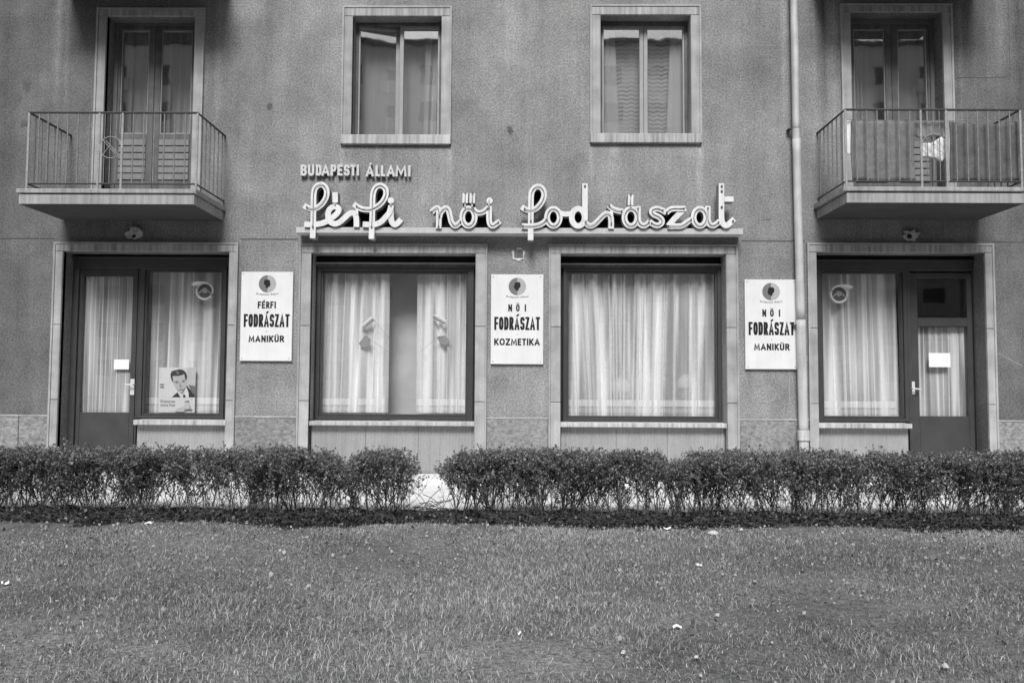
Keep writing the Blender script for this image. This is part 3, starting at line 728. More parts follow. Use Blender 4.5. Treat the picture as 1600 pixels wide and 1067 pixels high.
# black sheets closing the gaps behind the letters
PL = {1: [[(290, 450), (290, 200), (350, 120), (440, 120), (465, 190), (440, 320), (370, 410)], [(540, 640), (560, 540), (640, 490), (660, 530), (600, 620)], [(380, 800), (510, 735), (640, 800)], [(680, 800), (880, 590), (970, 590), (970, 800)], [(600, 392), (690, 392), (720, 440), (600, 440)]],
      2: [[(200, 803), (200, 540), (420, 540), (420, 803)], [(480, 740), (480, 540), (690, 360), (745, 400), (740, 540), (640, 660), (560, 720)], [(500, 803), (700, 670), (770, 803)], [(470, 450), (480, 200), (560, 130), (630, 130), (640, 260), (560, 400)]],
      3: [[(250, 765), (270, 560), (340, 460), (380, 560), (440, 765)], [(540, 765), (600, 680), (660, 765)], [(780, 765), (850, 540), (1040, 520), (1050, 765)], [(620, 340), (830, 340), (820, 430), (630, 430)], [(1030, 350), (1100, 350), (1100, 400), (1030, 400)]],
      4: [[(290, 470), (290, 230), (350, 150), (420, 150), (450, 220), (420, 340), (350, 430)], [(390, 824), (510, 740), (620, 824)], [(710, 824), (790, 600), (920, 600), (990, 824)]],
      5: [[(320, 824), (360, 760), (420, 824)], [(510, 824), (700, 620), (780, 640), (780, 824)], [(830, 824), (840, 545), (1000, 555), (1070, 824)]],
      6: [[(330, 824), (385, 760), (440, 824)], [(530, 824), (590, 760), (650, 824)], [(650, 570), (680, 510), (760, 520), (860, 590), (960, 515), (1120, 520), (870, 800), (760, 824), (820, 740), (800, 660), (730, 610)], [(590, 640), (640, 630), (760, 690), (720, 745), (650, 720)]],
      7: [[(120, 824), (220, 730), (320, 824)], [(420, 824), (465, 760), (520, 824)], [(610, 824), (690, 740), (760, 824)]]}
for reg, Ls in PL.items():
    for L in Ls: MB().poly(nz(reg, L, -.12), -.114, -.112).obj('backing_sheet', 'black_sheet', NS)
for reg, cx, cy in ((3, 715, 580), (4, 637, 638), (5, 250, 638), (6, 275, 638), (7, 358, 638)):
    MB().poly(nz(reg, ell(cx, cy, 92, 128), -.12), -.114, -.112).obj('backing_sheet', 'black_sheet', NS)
# ------------------------------------------------------------------ stroke lettering
def sup(cx, cy, rx, ry, a0, a1, n=12, e=2.6):
    out = []
    for k in range(n+1):
        t = R(a0+(a1-a0)*k/n); c, s = math.cos(t), math.sin(t)
        out.append((cx+rx*math.copysign(abs(c)**(2/e), c), cy+ry*math.copysign(abs(s)**(2/e), s)))
    return out
GL = {
 'A': [[(0, 0), (.5, 1), (1, 0)], [(.17, .27), (.83, .27)]], 'B': [[(0, 0), (0, 1)], [(0, 1)]+sup(.5, .77, .42, .23, 90, -90, 8)+[(0, .54)], [(0, .52)]+sup(.5, .26, .5, .26, 90, -90, 8)+[(0, 0)]],
 'D': [[(0, 0), (0, 1)], [(0, 1)]+sup(.4, .5, .6, .5, 90, -90, 14)+[(0, 0)]], 'E': [[(0, 0), (0, 1)], [(0, 1), (.9, 1)], [(0, .52), (.75, .52)], [(0, 0), (.9, 0)]],
 'F': [[(0, 0), (0, 1)], [(0, 1), (1, 1)], [(0, .5), (.8, .5)]], 'I': [[(.5, 0), (.5, 1)]], 'K': [[(0, 0), (0, 1)], [(.95, 1), (.1, .42)], [(.32, .55), (1, 0)]],
 'L': [[(0, 1), (0, 0)], [(0, 0), (.9, 0)]], 'M': [[(0, 0), (.08, 1), (.5, .15), (.92, 1), (1, 0)]], 'N': [[(0, 0), (0, 1)], [(0, 1), (1, 0)], [(1, 0), (1, 1)]],
 'O': [sup(.5, .5, .5, .5, 90, 450, 22)], 'P': [[(0, 0), (0, 1)], [(0, 1)]+sup(.45, .73, .5, .27, 90, -90, 8)+[(0, .46)]],
 'R': [[(0, 0), (0, 1)], [(0, 1)]+sup(.45, .75, .48, .25, 90, -90, 8)+[(0, .5)], [(.5, .48), (1, 0)]],
 'S': [sup(.5, .74, .5, .26, 15, 90, 4)+sup(.5, .74, .5, .26, 90, 230, 7)+[(.5, .5)]+sup(.5, .26, .5, .26, 50, -90, 7)+sup(.5, .26, .5, .26, -90, -165, 4)],
 'T': [[(0, 1), (1, 1)], [(.5, 0), (.5, 1)]], 'U': [[(0, 1), (0, .4)]+sup(.5, .3, .5, .3, 180, 360, 10)+[(1, .4), (1, 1)]], 'Z': [[(.02, 1), (1, 1)], [(.98, .97), (.03, .03)], [(0, 0), (1, 0)]]}
def glyph(mb, ch, x0, x1, z0, z1, wd, yf, yb, acc=None):
    x0 += wd/2; x1 -= wd/2; z0 += wd/2; z1 -= wd/2; k = 0
    S = [[(x0+(x1-x0)*a, z0+(z1-z0)*c) for a, c in L] for L in GL[ch]]
    for L in S:
        cl = ch == 'O'
        q = L[:-1] if cl else L
        q2 = [q[0]]
        for p in q[1:]:
            if math.hypot(p[0]-q2[-1][0], p[1]-q2[-1][1]) > 1e-5: q2.append(p)
        ext = wd/2 if ch not in 'Z' or k != 1 else 0
        mb.ribbon(q2, wd, yf-.0003*k, yb, cl, ext); k += 1
    xm = (x0+x1)/2; h = (z1-z0+wd)
    if acc == "'": mb.ribbon([(xm-.02*h, z1+wd*.75), (xm+.13*h, z1+wd*.75+.17*h)], wd*.8, yf, yb)
    if acc == '"':
        for s in (-.14, .10): mb.ribbon([(xm+s*h, z1+wd*.75), (xm+(s+.05)*h, z1+wd*.75+.14*h)], wd*.7, yf, yb)
T = thing('lettering', 'raised pale metal letters reading BUDAPESTI ÁLLAMI on the plaster above the script sign', 'sign', (wp(555, 275).x, 0, wp(555, 275).z))
XS = [('B', 80, 158), ('U', 172, 250), ('D', 270, 342), ('A', 342, 442), ('P', 455, 527), ('E', 540, 608), ('S', 620, 692), ('T', 700, 768), ('I', 776, 812), ('A', 895, 993, "'"), ('L', 1015, 1072), ('L', 1083, 1140), ('A', 1157, 1257), ('M', 1265, 1403), ('I', 1420, 1456)]
for q in XS:
    dy = 62 if q[2] < 850 else 71
    r = rc(460+q[1]/8, 250+(dy)/8, 460+q[2]/8, 250+(dy+138)/8, -.045); mb = MB()
    glyph(mb, q[0], r[0], r[1], r[2], r[3], .0265, -.055, -.012, q[3] if len(q) > 3 else None)
    o = mb.obj('letter', ['letter_cast'], T)
    MB().tube([((r[0]+r[1])/2, -.03, r[2]+.02), ((r[0]+r[1])/2, 0, r[2]+.02)], .004, 6).obj('letter_pin', 'dark_iron', T)
# ------------------------------------------------------------------ enamel signs
def text_mesh(txt, width, height, bold=0.0, shear=0.0, bend=0.0):
    cu = bpy.data.curves.new('t', 'FONT'); cu.body = txt; cu.size = 1; cu.offset = bold; cu.shear = shear; cu.resolution_u = 3
    o = bpy.data.objects.new('t', cu); C.collection.objects.link(o); dg = bpy.context.evaluated_depsgraph_get()
    me = bpy.data.meshes.new_from_object(o.evaluated_get(dg)); bpy.data.objects.remove(o); bpy.data.curves.remove(cu)
    co_ = np.array([v.co[:2] for v in me.vertices]); mn, mx = co_.min(0), co_.max(0)
    for v in me.vertices:
        u = (v.co.x-mn[0])/(mx[0]-mn[0])-.5; t = (v.co.y-mn[1])/(mx[1]-mn[1])
        v.co = (u*width, 0, t*height-bend*(1-(2*u)**2))
    return me
def board(x0, y0, x1, y1, lines, face, label):
    r = rc(x0, y0, x1, y1, -.03); w_, h_ = r[1]-r[0], r[3]-r[2]
    T = thing('sign_board', label, 'sign', (r[0]+w_/2, 0, r[2]), 'white hairdresser sign boards')
    MB().bbox(r[0], r[1], -.036, -.012, r[2], r[3], .004).obj('board', 'white_enamel', T)
    wl = wp(x0+81, y0, -.03).x-wp(x0, y0, -.03).x
    X = lambda px: r[0]+(px-376)/81*wl
    Zz = lambda py: r[3]-(py-425)/139*h_
    for px, py in ((379.5, 428.5), (453, 428.5), (379.5, 560), (453, 560)):
        MB().tube([(X(px), -.039, Zz(py)), (X(px), -.03, Zz(py))], .006, 8).obj('screw', 'grey_iron', T)
    cx, cz, rd = X(417), Zz(443.8), 13.6/139*h_
    n = 40; pts = [(cx+rd*math.cos(2*math.pi*k/n), cz+rd*math.sin(2*math.pi*k/n)) for k in range(n)]
    le = [p for p in pts if p[0] <= cx+1e-6]; ri = sorted([p for p in pts if p[0] >= cx-1e-6], key=lambda p: math.atan2(p[1]-cz, p[0]-cx))
    MB().poly(sorted(le, key=lambda p: math.atan2(p[1]-cz, -(p[0]-cx))), -.0372, -.0361).obj('emblem', 'logo_dark' if face > 0 else 'logo_dark', T)
    MB().poly(ri, -.0372, -.0361).obj('emblem', 'logo_pale', T)
    hd = [(-.34, .42), (-.22, .5), (.2, .47), (.3, .35), (.32, .1), (.42, -.05), (.33, -.1), (.33, -.28), (.16, -.36), (.1, -.38), (.04, -.56), (-.18, -.4), (-.18, -.22), (-.34, -.1), (-.4, .15)]
    MB().poly([(cx-.02*rd+face*a*rd, cz+c_*rd) for a, c_ in hd], -.0382, -.0373).obj('emblem_head', 'ink', T)
    me = text_mesh('Budapesti Állami', 36/81*wl, 4.6/139*h_, .012, .35, .011); me.transform(Matrix.Translation((cx, -.0366, Zz(462.2)+.008))); me.materials.append(MATS['ink_soft'])
    link('small_script', me, T)
    MB().poly([(cx+.012*math.cos(k*math.pi/4)*(1 if k % 2 == 0 else .25), Zz(518)+.012*math.sin(k*math.pi/4)*(1 if k % 2 == 0 else .25)) for k in range(8)], -.0368, -.0361).obj('star', 'ink_soft', T)
    for word, cells, ya, yb_, wd in lines:
        for ch, a, c_, acc in cells:
            mb = MB(); glyph(mb, ch, X(a), X(c_), Zz(yb_), Zz(ya), wd, -.0372, -.0361, acc); mb.obj('letter', 'ink', T)
    return T
def spread_(word, x0, x1, wds, gap, accs=None):
    tot = sum(wds.get(c, 1) for c in word); u = ((x1-x0)-gap*(len(word)-1))/tot; out = []; x = x0
    for i, c in enumerate(word):
        w_ = u*wds.get(c, 1); out.append((c, x, x+w_, (accs or {}).get(i))); x += w_+gap
    return out
fod = spread_('FODRASZAT', 381.3, 452.6, {'A': 1.12, 'Z': .9, 'F': .9, 'T': .95}, .9, {4: "'"})
man = spread_('MANIKUR', 389.6, 444.8, {'I': .36, 'M': 1.3, 'A': 1.15}, 1.3, {5: '"'})
koz = spread_('KOZMETIKA', 381.3, 452.3, {'I': .34, 'M': 1.3, 'A': 1.15, 'O': 1.15, 'E': .8, 'T': .85}, 1.1)
fer = spread_('FERFI', 402.5, 430.8, {'I': .4}, 1.1, {1: "'"})
noi = [('N', 403, 409, None), ('O', 415, 420.8, '"'), ('I', 428.4, 431, None)]
w1, w2, w3 = .0245, .0175, .0165
board(376, 425, 457, 564, [('FERFI', fer, 471.4, 482.2, w3), ('F', fod, 491, 511.3, w1), ('M', man, 524.4, 534.7, w2)], 1, 'white enamel sign lettered FÉRFI FODRÁSZAT MANIKŰR, leftmost of the three')
board(767, 429, 849, 569, [('NOI', noi, 471.6, 482.6, w3), ('F', fod, 491, 511.3, w1), ('K', koz, 524.4, 535, w2)], -1, 'white enamel sign lettered NŐI FODRÁSZAT KOZMETIKA between the two big shop windows')
board(1164, 437, 1250.5, 577, [('NOI', noi, 471.6, 482.6, w3), ('F', fod, 491, 511.3, w1), ('M', man, 524.4, 534.7, w2)], -1, 'white enamel sign lettered NŐI FODRÁSZAT MANIKŰR half covered by the downpipe')
# ------------------------------------------------------------------ curtains
def curtain(name, x0, x1, z0, z1, y, mat, label, folds, amp, seed, cat='curtain', skew=None, rows=14, group=None, gather=None, hang=0.0):
    rr = random.Random(seed); n = max(40, int(folds*14)); vs = []; fs = []
    ph = [rr.uniform(0, 6.28) for _ in range(8)]
    for j in range(rows+1):
        v = j/rows; z = z1+(z0-z1)*v
        for i in range(n+1):
            u = i/n; uu = u+.014*math.sin(9*u+ph[0]+1.3*v)+.008*math.sin(23*u+ph[1])
            a = 2*math.pi*folds*uu
            a += 1.1*math.sin(.37*a+ph[5])+.5*math.sin(.9*a+ph[6]+.6*v)
            yy = amp*(math.sin(a)+.35*math.sin(2*a+ph[7])+.45*math.sin(.53*a+ph[2]+.8*v)+.30*math.sin(2.1*a+ph[3]+1.1*v))
            yy *= .75+.5*rr.random()*0+.35*math.sin(3.1*u+ph[4])
            x = x0+(x1-x0)*u+.006*math.sin(a+1.2)
            if skew: x += skew(u, v)
            zj = z+(hang*math.sin(math.pi*folds*u)**2*(1-v) if hang else 0)
            vs.append((x, y+yy, zj))
    for j in range(rows):
        for i in range(n): a = j*(n+1)+i; fs.append((a, a+1, a+n+2, a+n+1))
    o = MB().add(vs, fs).obj(name, mat, None, True); return tag(o, label, cat, group)
def px2(px, py, y): p = wp(px, py, y); return p.x, p.z
CY = .365
def cur(p0, p1, ytop, ybot, **k):
    y = k.pop('y', CY); a = wp(p0, (ytop+ybot)/2, y).x; c = wp(p1, (ytop+ybot)/2, y).x
    return curtain(k.pop('name', 'net_curtain'), a, c, wp(800, ybot, y).z, wp(800, ytop, y).z, y, k.pop('mat', 'net_curtain'), **k)
cur(498, 607, 414, 646, label='net curtain drawn to the left half of the shop window with display arms', folds=7, amp=.030, seed=2, skew=lambda u, v: -.10*v*(1-abs(2*u-1))*.6)
cur(652, 736, 414, 646, label='net curtain on the right half of the shop window, parted from its twin', folds=6, amp=.032, seed=5)
cur(880, 1126, 414, 650, label='full width net curtain in the shop window hiding the hair dryers', folds=15, amp=.030, seed=8, skew=lambda u, v: .05*math.sin(5*u+1)*v)
cur(222, 350, 412, 648, label='net curtain behind the poster in the left shop front window', folds=7, amp=.032, seed=11)
cur(1278, 1400, 412, 652, label='net curtain in the window beside the right shop door', folds=7, amp=.032, seed=14, skew=lambda u, v: .03*v)
cur(117, 214, 428, 648, y=.29, name='door_curtain', mat='door_curtain', label='pleated curtain stretched behind the glass of the left shop door', folds=15, amp=.009, seed=21)
cur(1429, 1516, 508, 652, y=.33, name='door_curtain', mat='door_curtain', label='pleated curtain behind the lower glass of the right shop door', folds=10, amp=.012, seed=23)
UY = .36
cur(556, 688, 38, 216, y=.42, name='net_curtain', mat='room_net', label='thin grey net curtain behind both panes of the left upper window', folds=7, amp=.015, seed=41)  # added net, brightens the dark glass of the left upper window
cur(170, 306, 40, 216, y=.44, name='net_curtain', mat='room_net', label='thin grey net curtain across the left balcony door', folds=8, amp=.018, seed=42)  # added net, brightens the dark glass of the left balcony door
cur(1328, 1470, 36, 216, y=.44, name='net_curtain', mat='room_net', label='thin grey net curtain across the right balcony door', folds=8, amp=.018, seed=43)  # added net, brightens the dark glass of the right balcony door
cur(664, 690, 60, 216, y=UY, name='curtain', mat='drape', label='pale curtain hanging at the right edge of the left upper window', folds=2.5, amp=.02, seed=31, skew=lambda u, v: -.03*v)
cur(938, 960, 44, 214, y=.30, name='curtain', mat='drape', label='white drape at the left edge of the right upper window', folds=2, amp=.012, seed=32, skew=lambda u, v: .05*v*u)
cur(1048, 1074, 44, 214, y=.30, name='curtain', mat='drape', label='white drape at the right edge of the right upper window', folds=2.4, amp=.012, seed=33, skew=lambda u, v: -.06*v*(1-u))
cur(942, 1072, 62, 214, y=.40, name='lace_curtain', mat='lace_curtain', label='lace curtain with wavy rows in the right upper window', folds=5, amp=.008, seed=34, hang=.05)
cur(182, 206, 50, 216, y=.36, name='curtain', mat='dim_curtain', label='dim curtain in the left leaf of the left balcony door', folds=3, amp=.02, seed=35)
cur(252, 268, 50, 216, y=.36, name='curtain', mat='dim_curtain', label='dim curtain in the right leaf of the left balcony door', folds=2, amp=.02, seed=36)
cur(1334, 1347, 45, 216, y=.36, name='curtain', mat='dim_curtain', label='dim curtain in the left leaf of the right balcony door', folds=2, amp=.02, seed=37)
cur(1436, 1458, 45, 216, y=.36, name='curtain', mat='dim_curtain', label='dim curtain in the right leaf of the right balcony door', folds=3, amp=.02, seed=38)
# ------------------------------------------------------------------ things in the shop windows
def sheet(x0, y0, x1, y1, y, mat, name, label, cat, rot=0):
    r = rc(x0, y0, x1, y1, y); o = MB().box(r[0], r[1], y, y+.002, r[2], r[3]).obj(name, mat)
    return tag(o, label, cat)
sheet(178, 561.5, 201.5, 577, GY+.046, 'paper', 'paper_notice', 'small white paper notice on the glass of the left shop door', 'notice')
o = sheet(1451.5, 551.5, 1485, 573.5, GY+.046, 'paper', 'paper_notice', 'white paper notice on the lower glass of the right shop door', 'notice')
# the poster
PY = .29
for nm, v in (('poster_pale', .66), ('skin_tone', .47), ('skin_dim', .28), ('hair_tone', .05), ('suit_tone', .035), ('suit_mid', .16), ('shirt_tone', .70), ('bg_grey', .52)): simple(nm, v, .6, .04)
r = rc(247.8, 574, 305, 644.5, PY)
P = thing('poster', 'hairdressing poster of a man in suit and tie, lettered Frisuren ohne Fett', 'poster', ((r[0]+r[1])/2, PY, r[2]))
MB().box(r[0], r[1], PY, PY+.002, r[2], r[3]).obj('poster_sheet', 'poster_pale', P)
lay = [0]
def pq(L, mat, name):
    lay[0] += 1; q = [wp(230+a/10.67, 560+c/10.67, PY) for a, c in L]
    y = PY-.0006*lay[0]-.0004; MB().poly([(p.x, p.z) for p in q], y, y+.0004).obj(name, mat, P)
pq([(660, 155), (800, 155), (800, 650), (650, 650)], 'bg_grey', 'picture_ground')
pq([(412, 645), (505, 562), (600, 600), (660, 450), (720, 520), (798, 560), (798, 648)], 'suit_tone', 'jacket')
pq([(690, 440), (798, 460), (798, 620), (740, 560)], 'suit_mid', 'jacket_sleeve')
pq([(505, 562), (650, 470), (690, 560), (695, 648), (560, 648)], 'shirt_tone', 'shirt')
pq([(600, 600), (635, 605), (645, 648), (600, 648)], 'suit_tone', 'tie')
pq([(400, 330), (425, 290), (620, 255), (660, 330), (662, 440), (640, 500), (600, 580), (560, 590), (510, 555), (460, 470), (425, 400)], 'skin_tone', 'face')
pq([(398, 330), (388, 270), (410, 215), (470, 195), (540, 180), (600, 190), (650, 235), (668, 300), (655, 360), (635, 345), (622, 262), (520, 292), (440, 290), (425, 300), (436, 390), (420, 390)], 'hair_tone', 'hair')
pq([(480, 215), (520, 205), (540, 260), (500, 268)], 'suit_mid', 'hair_shine')
pq([(440, 388), (490, 378), (545, 386), (490, 390)], 'hair_tone', 'brow'); pq([(460, 402), (500, 396), (530, 402), (500, 412)], 'suit_mid', 'eye')
pq([(570, 380), (630, 358), (638, 366), (600, 376)], 'hair_tone', 'brow'); pq([(582, 390), (612, 380), (630, 384), (605, 394)], 'suit_mid', 'eye')
pq([(555, 400), (570, 460), (590, 470), (550, 480), (540, 455)], 'skin_dim', 'nose')
pq([(515, 520), (570, 508), (610, 508), (605, 522), (560, 530)], 'skin_dim', 'mouth')
pq([(630, 480), (640, 490), (600, 580), (565, 590), (590, 550)], 'skin_dim', 'cheek')
pq([(218, 425), (285, 425), (285, 438), (218, 438)], 'ink_soft', 'print_mark'); pq([(218, 468), (285, 468), (285, 480), (218, 480)], 'ink_soft', 'print_mark')
pq([(460, 880), (520, 830), (620, 800), (640, 720), (700, 705), (725, 800), (700, 850), (600, 890)], 'bg_grey', 'comb_picture')
pq([(625, 715), (700, 700), (710, 725), (640, 730)], 'suit_mid', 'comb_picture'); pq([(620, 845), (760, 840), (740, 865), (620, 862)], 'suit_mid', 'comb_picture')
for txt, x, y, w_ in (('Frisuren', 345, 738, 250), ('ohne Fett', 345, 800, 260)):
    me = text_mesh(txt, w_/10.67/135, 4.6/135, .02); p = wp(230+x/10.67, 560+y/10.67, PY); me.transform(Matrix.Translation((p.x, PY-.0007, p.z))); me.materials.append(MATS['suit_mid']); link('lettering', me, P)
# display arms: white tube, hanging card, string
def disp(side, a, c, card, strings, label):
    y = .27; p, q = wp(*a, y), wp(*c, y)
    T = thing('window_display', label, 'decoration', (p.x, y, p.z), 'display pieces in the left shop window')
    MB().tube([p, q], .014, 10).obj('roll', 'paper', T)
    d = (q-p).normalized(); nn = Vector((-d.z, 0, d.x)); nn = nn if nn.z < 0 else -nn
    k = [p+nn*.02, q+nn*.02, q+nn*.045, p+nn*.045]
    MB().poly([(v.x, v.z) for v in k], y+.01, y+.014).obj('sleeve', 'card_grey', T)
    cc = [wp(*v, y) for v in card]; MB().poly([(v.x, v.z) for v in cc], y+.02, y+.024).obj('card', 'card_grey', T)
    for s in strings:
        MB().tube([wp(*v, y-.005) for v in s], .0022, 5).obj('string', 'light_iron', T)
disp(-1, (565, 510), (581.5, 496), [(571, 523), (579, 530), (577, 540), (564, 543), (560, 536)], [[(582, 498), (596, 514), (610, 531)], [(579, 530), (594, 541), (610, 551)]], 'white paper roll and grey card slanting up to the right before the parted net curtain')
disp(1, (678.5, 492), (697, 502), [(682, 526), (695, 524), (704, 533), (696, 540), (687, 536)], [[(690, 522), (672, 537), (656, 550)]], 'white paper roll and grey card slanting down to the right before the parted net curtain')
# hair dryers behind the full curtain
for px, py, rr_, yd, lb in ((968, 606, 17, .56, 'leftmost and lowest white dryer hood behind the full width net curtain'), (1011, 592, 15, .60, 'middle and highest white dryer hood behind the full width net curtain'), (1074, 600, 16, .60, 'rightmost white dryer hood behind the full width net curtain')):
    c = wp(px, py, yd); T = thing('hair_dryer', lb, 'hair dryer', (c.x, yd, 0), 'hair dryers in the salon'); r_ = rr_/135*(9.2+yd)/9.2
    mm = MB(); n = 20; prof = [(r_*math.sin(t*math.pi/16), r_*math.cos(t*math.pi/16)) for t in range(1, 11)]
    for i, (pr, pz_) in enumerate(prof):
        for k in range(n): t = 2*math.pi*k/n; mm.v.append((c.x+pr*math.cos(t), yd+pr*math.sin(t), c.z+pz_))
    for i in range(len(prof)-1):
        for k in range(n): mm.f.append((i*n+k, i*n+(k+1) % n, (i+1)*n+(k+1) % n, (i+1)*n+k))
    mm.f.append(tuple(range(n))); mm.obj('hood', 'dryer', T, True)
    MB().tube([(c.x, yd, c.z-.05), (c.x, yd+.12, c.z-.3), (c.x, yd+.12, .03)], .02, 8).obj('stand', 'chrome', T)
    MB().tube([(c.x, yd+.12, 0.001), (c.x, yd+.12, .03)], .2, 16).obj('foot', 'chrome', T)
MB().box(wp(620, 700, 1.2).x, wp(660, 700, 1.2).x, 1.2, 1.5, .01, wp(640, 600, 1.2).z).obj
# ------------------------------------------------------------------ washing on the right balcony
def hung(x0, y0, x1, y1, y, mat, name, label, cat, seed, sag=.02, amp=.012, folds=3):
    rr = random.Random(seed); r = rc(x0, y0, x1, y1, y); n, k = 40, 14; vs = []; fs = []; ph = rr.uniform(0, 6)
    for s in (0, .012):
        for j in range(k+1):
            for i in range(n+1):
                u, v = i/n, j/k
                vs.append((r[0]+(r[1]-r[0])*u+.006*math.sin(7*v+ph), y+s+amp*math.sin(2*math.pi*folds*u+ph+v)*(.4+.6*v), r[3]+(r[2]-r[3])*v-sag*math.sin(math.pi*u)*(1-v)+.010*math.sin(9*u+ph)*v))
    N = (n+1)*(k+1)
    for s in range(2):
        for j in range(k):
            for i in range(n): a = s*N+j*(n+1)+i; fs.append((a, a+1, a+n+2, a+n+1) if s == 0 else (a, a+n+1, a+n+2, a+1))
    for j in range(k):
        a = j*(n+1); fs.append((a, a+n+1, N+a+n+1, N+a)); a += n; fs.append((a, N+a, N+a+n+1, a+n+1))
    for i in range(n):
        fs.append((i, N+i, N+i+1, i+1)); a = k*(n+1)+i; fs.append((a, a+1, N+a+1, N+a))
    o = MB().add(vs, fs).obj(name, mat, None, True); return tag(o, label, cat)
hung(1331, 187, 1429, 283, BY+.07, 'cloth_rug', 'blanket', 'pale grey blanket hung inside the left half of the right balcony railing', 'blanket', 1, .008, .004, 1.2)
hung(1485, 190, 1592, 283.5, BY+.07, 'cloth_dark', 'blanket', 'dark grey blanket hung inside the right end of the right balcony railing', 'blanket', 2, .03, .008, 1.4)
hung(1322, 187, 1332, 242, BY+.10, 'cloth_white', 'towel', 'white towel hung at the left corner of the right balcony', 'towel', 3, .004, .01, 1)
hung(1424, 188, 1476, 214, BY+.12, 'cloth_rug', 'towel', 'short grey cloth hung over the ornament of the right balcony railing', 'towel', 4, .01, .012, 4)
q = [(1441, 224), (1457, 223), (1472, 213), (1478, 220), (1477, 245), (1472, 254), (1460, 248), (1440, 246)]
q = [wp(a, c_, BY+.06) for a, c_ in q]
o = MB().poly([(v.x, v.z) for v in q], BY+.045, BY+.09).obj('pillow', 'cloth_white', None)
md = o.modifiers.new('b', 'BEVEL'); md.width = .02; md.segments = 3
tag(o, 'white crumpled bag of washing behind the ring ornament of the right balcony', 'bag')
MB_ = MB(); r = rc(1331, 188, 1595, 189.5, BY+.075); MB_.tube([(wp(1323, 188, BY+.075).x, BY+.076, r[3]), (wp(1594, 188, BY+.075).x, BY+.076, r[3]-.01)], .003, 5)
tag(MB_.obj('washing_line', 'light_iron'), 'thin line strung along the inside of the right balcony carrying the blankets', 'line')
# ------------------------------------------------------------------ the house opposite (seen mirrored in the glass)
OB = thing('apartment_building', 'pale apartment block across the lawn, mirrored in the upper window panes', 'building', (0, -56, 0))
MB().box(-42, 42, -68, -56, GZ, 29.5).obj('wall', 'opp_plaster', OB); MB().box(-42.4, 42.4, -68.4, -55.6, 29.5, 29.9).obj('roof', 'opp_dark', OB)
wme = MB().bbox(-.85, .85, -.05, .05, -.8, .8, .01).mesh('window', 'opp_dark')
bme = MB().box(-1.5, 1.5, 0, .9, -1.55, -.5).mesh('balcony', 'opp_plaster')
for f_ in range(9):
    for k in range(21):
        x = -38+3.8*k; z = 2.1+3.1*f_
        o = link('window', wme, None); o.parent = OB; o.location = (x, 0, z)
        if k % 3 == 1:
            o = link('balcony', bme, None); o.parent = OB; o.location = (x, .001, z)
# ------------------------------------------------------------------ hedges
def quads_object(name, V, Fq, tone, mat, parent=None, nv=4):
    me = bpy.data.meshes.new(name); n = len(V)//nv
    me.vertices.add(len(V)); me.vertices.foreach_set('co', V.astype(np.float32).ravel())
    me.loops.add(len(Fq)); me.loops.foreach_set('vertex_index', Fq.astype(np.int32))
    return me, n
def leaf_mesh(name, P, size, rng, tone, mat):
    n = len(P); d = rng.normal(size=(n, 3)); d[:, 2] += .5; d /= np.linalg.norm(d, axis=1)[:, None]
    e = np.cross(d, rng.normal(size=(n, 3))); e /= np.linalg.norm(e, axis=1)[:, None]
    L = (size*np.clip(rng.lognormal(0, .32, n), .5, 2))[:, None]; Wd = L*.42
    nrm = np.cross(d, e)
    V = np.empty((n, 4, 3)); V[:, 0] = P; V[:, 1] = P+d*L*.5+e*Wd+nrm*L*.08; V[:, 2] = P+d*L; V[:, 3] = P+d*L*.5-e*Wd+nrm*L*.08
    me = bpy.data.meshes.new(name); me.vertices.add(4*n); me.vertices.foreach_set('co', V.astype(np.float32).ravel())
    me.loops.add(4*n); me.loops.foreach_set('vertex_index', np.arange(4*n, dtype=np.int32))
    me.polygons.add(n); me.polygons.foreach_set('loop_start', np.arange(0, 4*n, 4, dtype=np.int32))
    a = me.attributes.new('tone', 'FLOAT', 'POINT'); a.data.foreach_set('value', np.repeat(tone, 4).astype(np.float32))
    me.materials.append(MATS[mat]); me.update(calc_edges=True); return me
DIP = (gp(536, 812, GZ).x, gp(1052, 812, GZ).x)
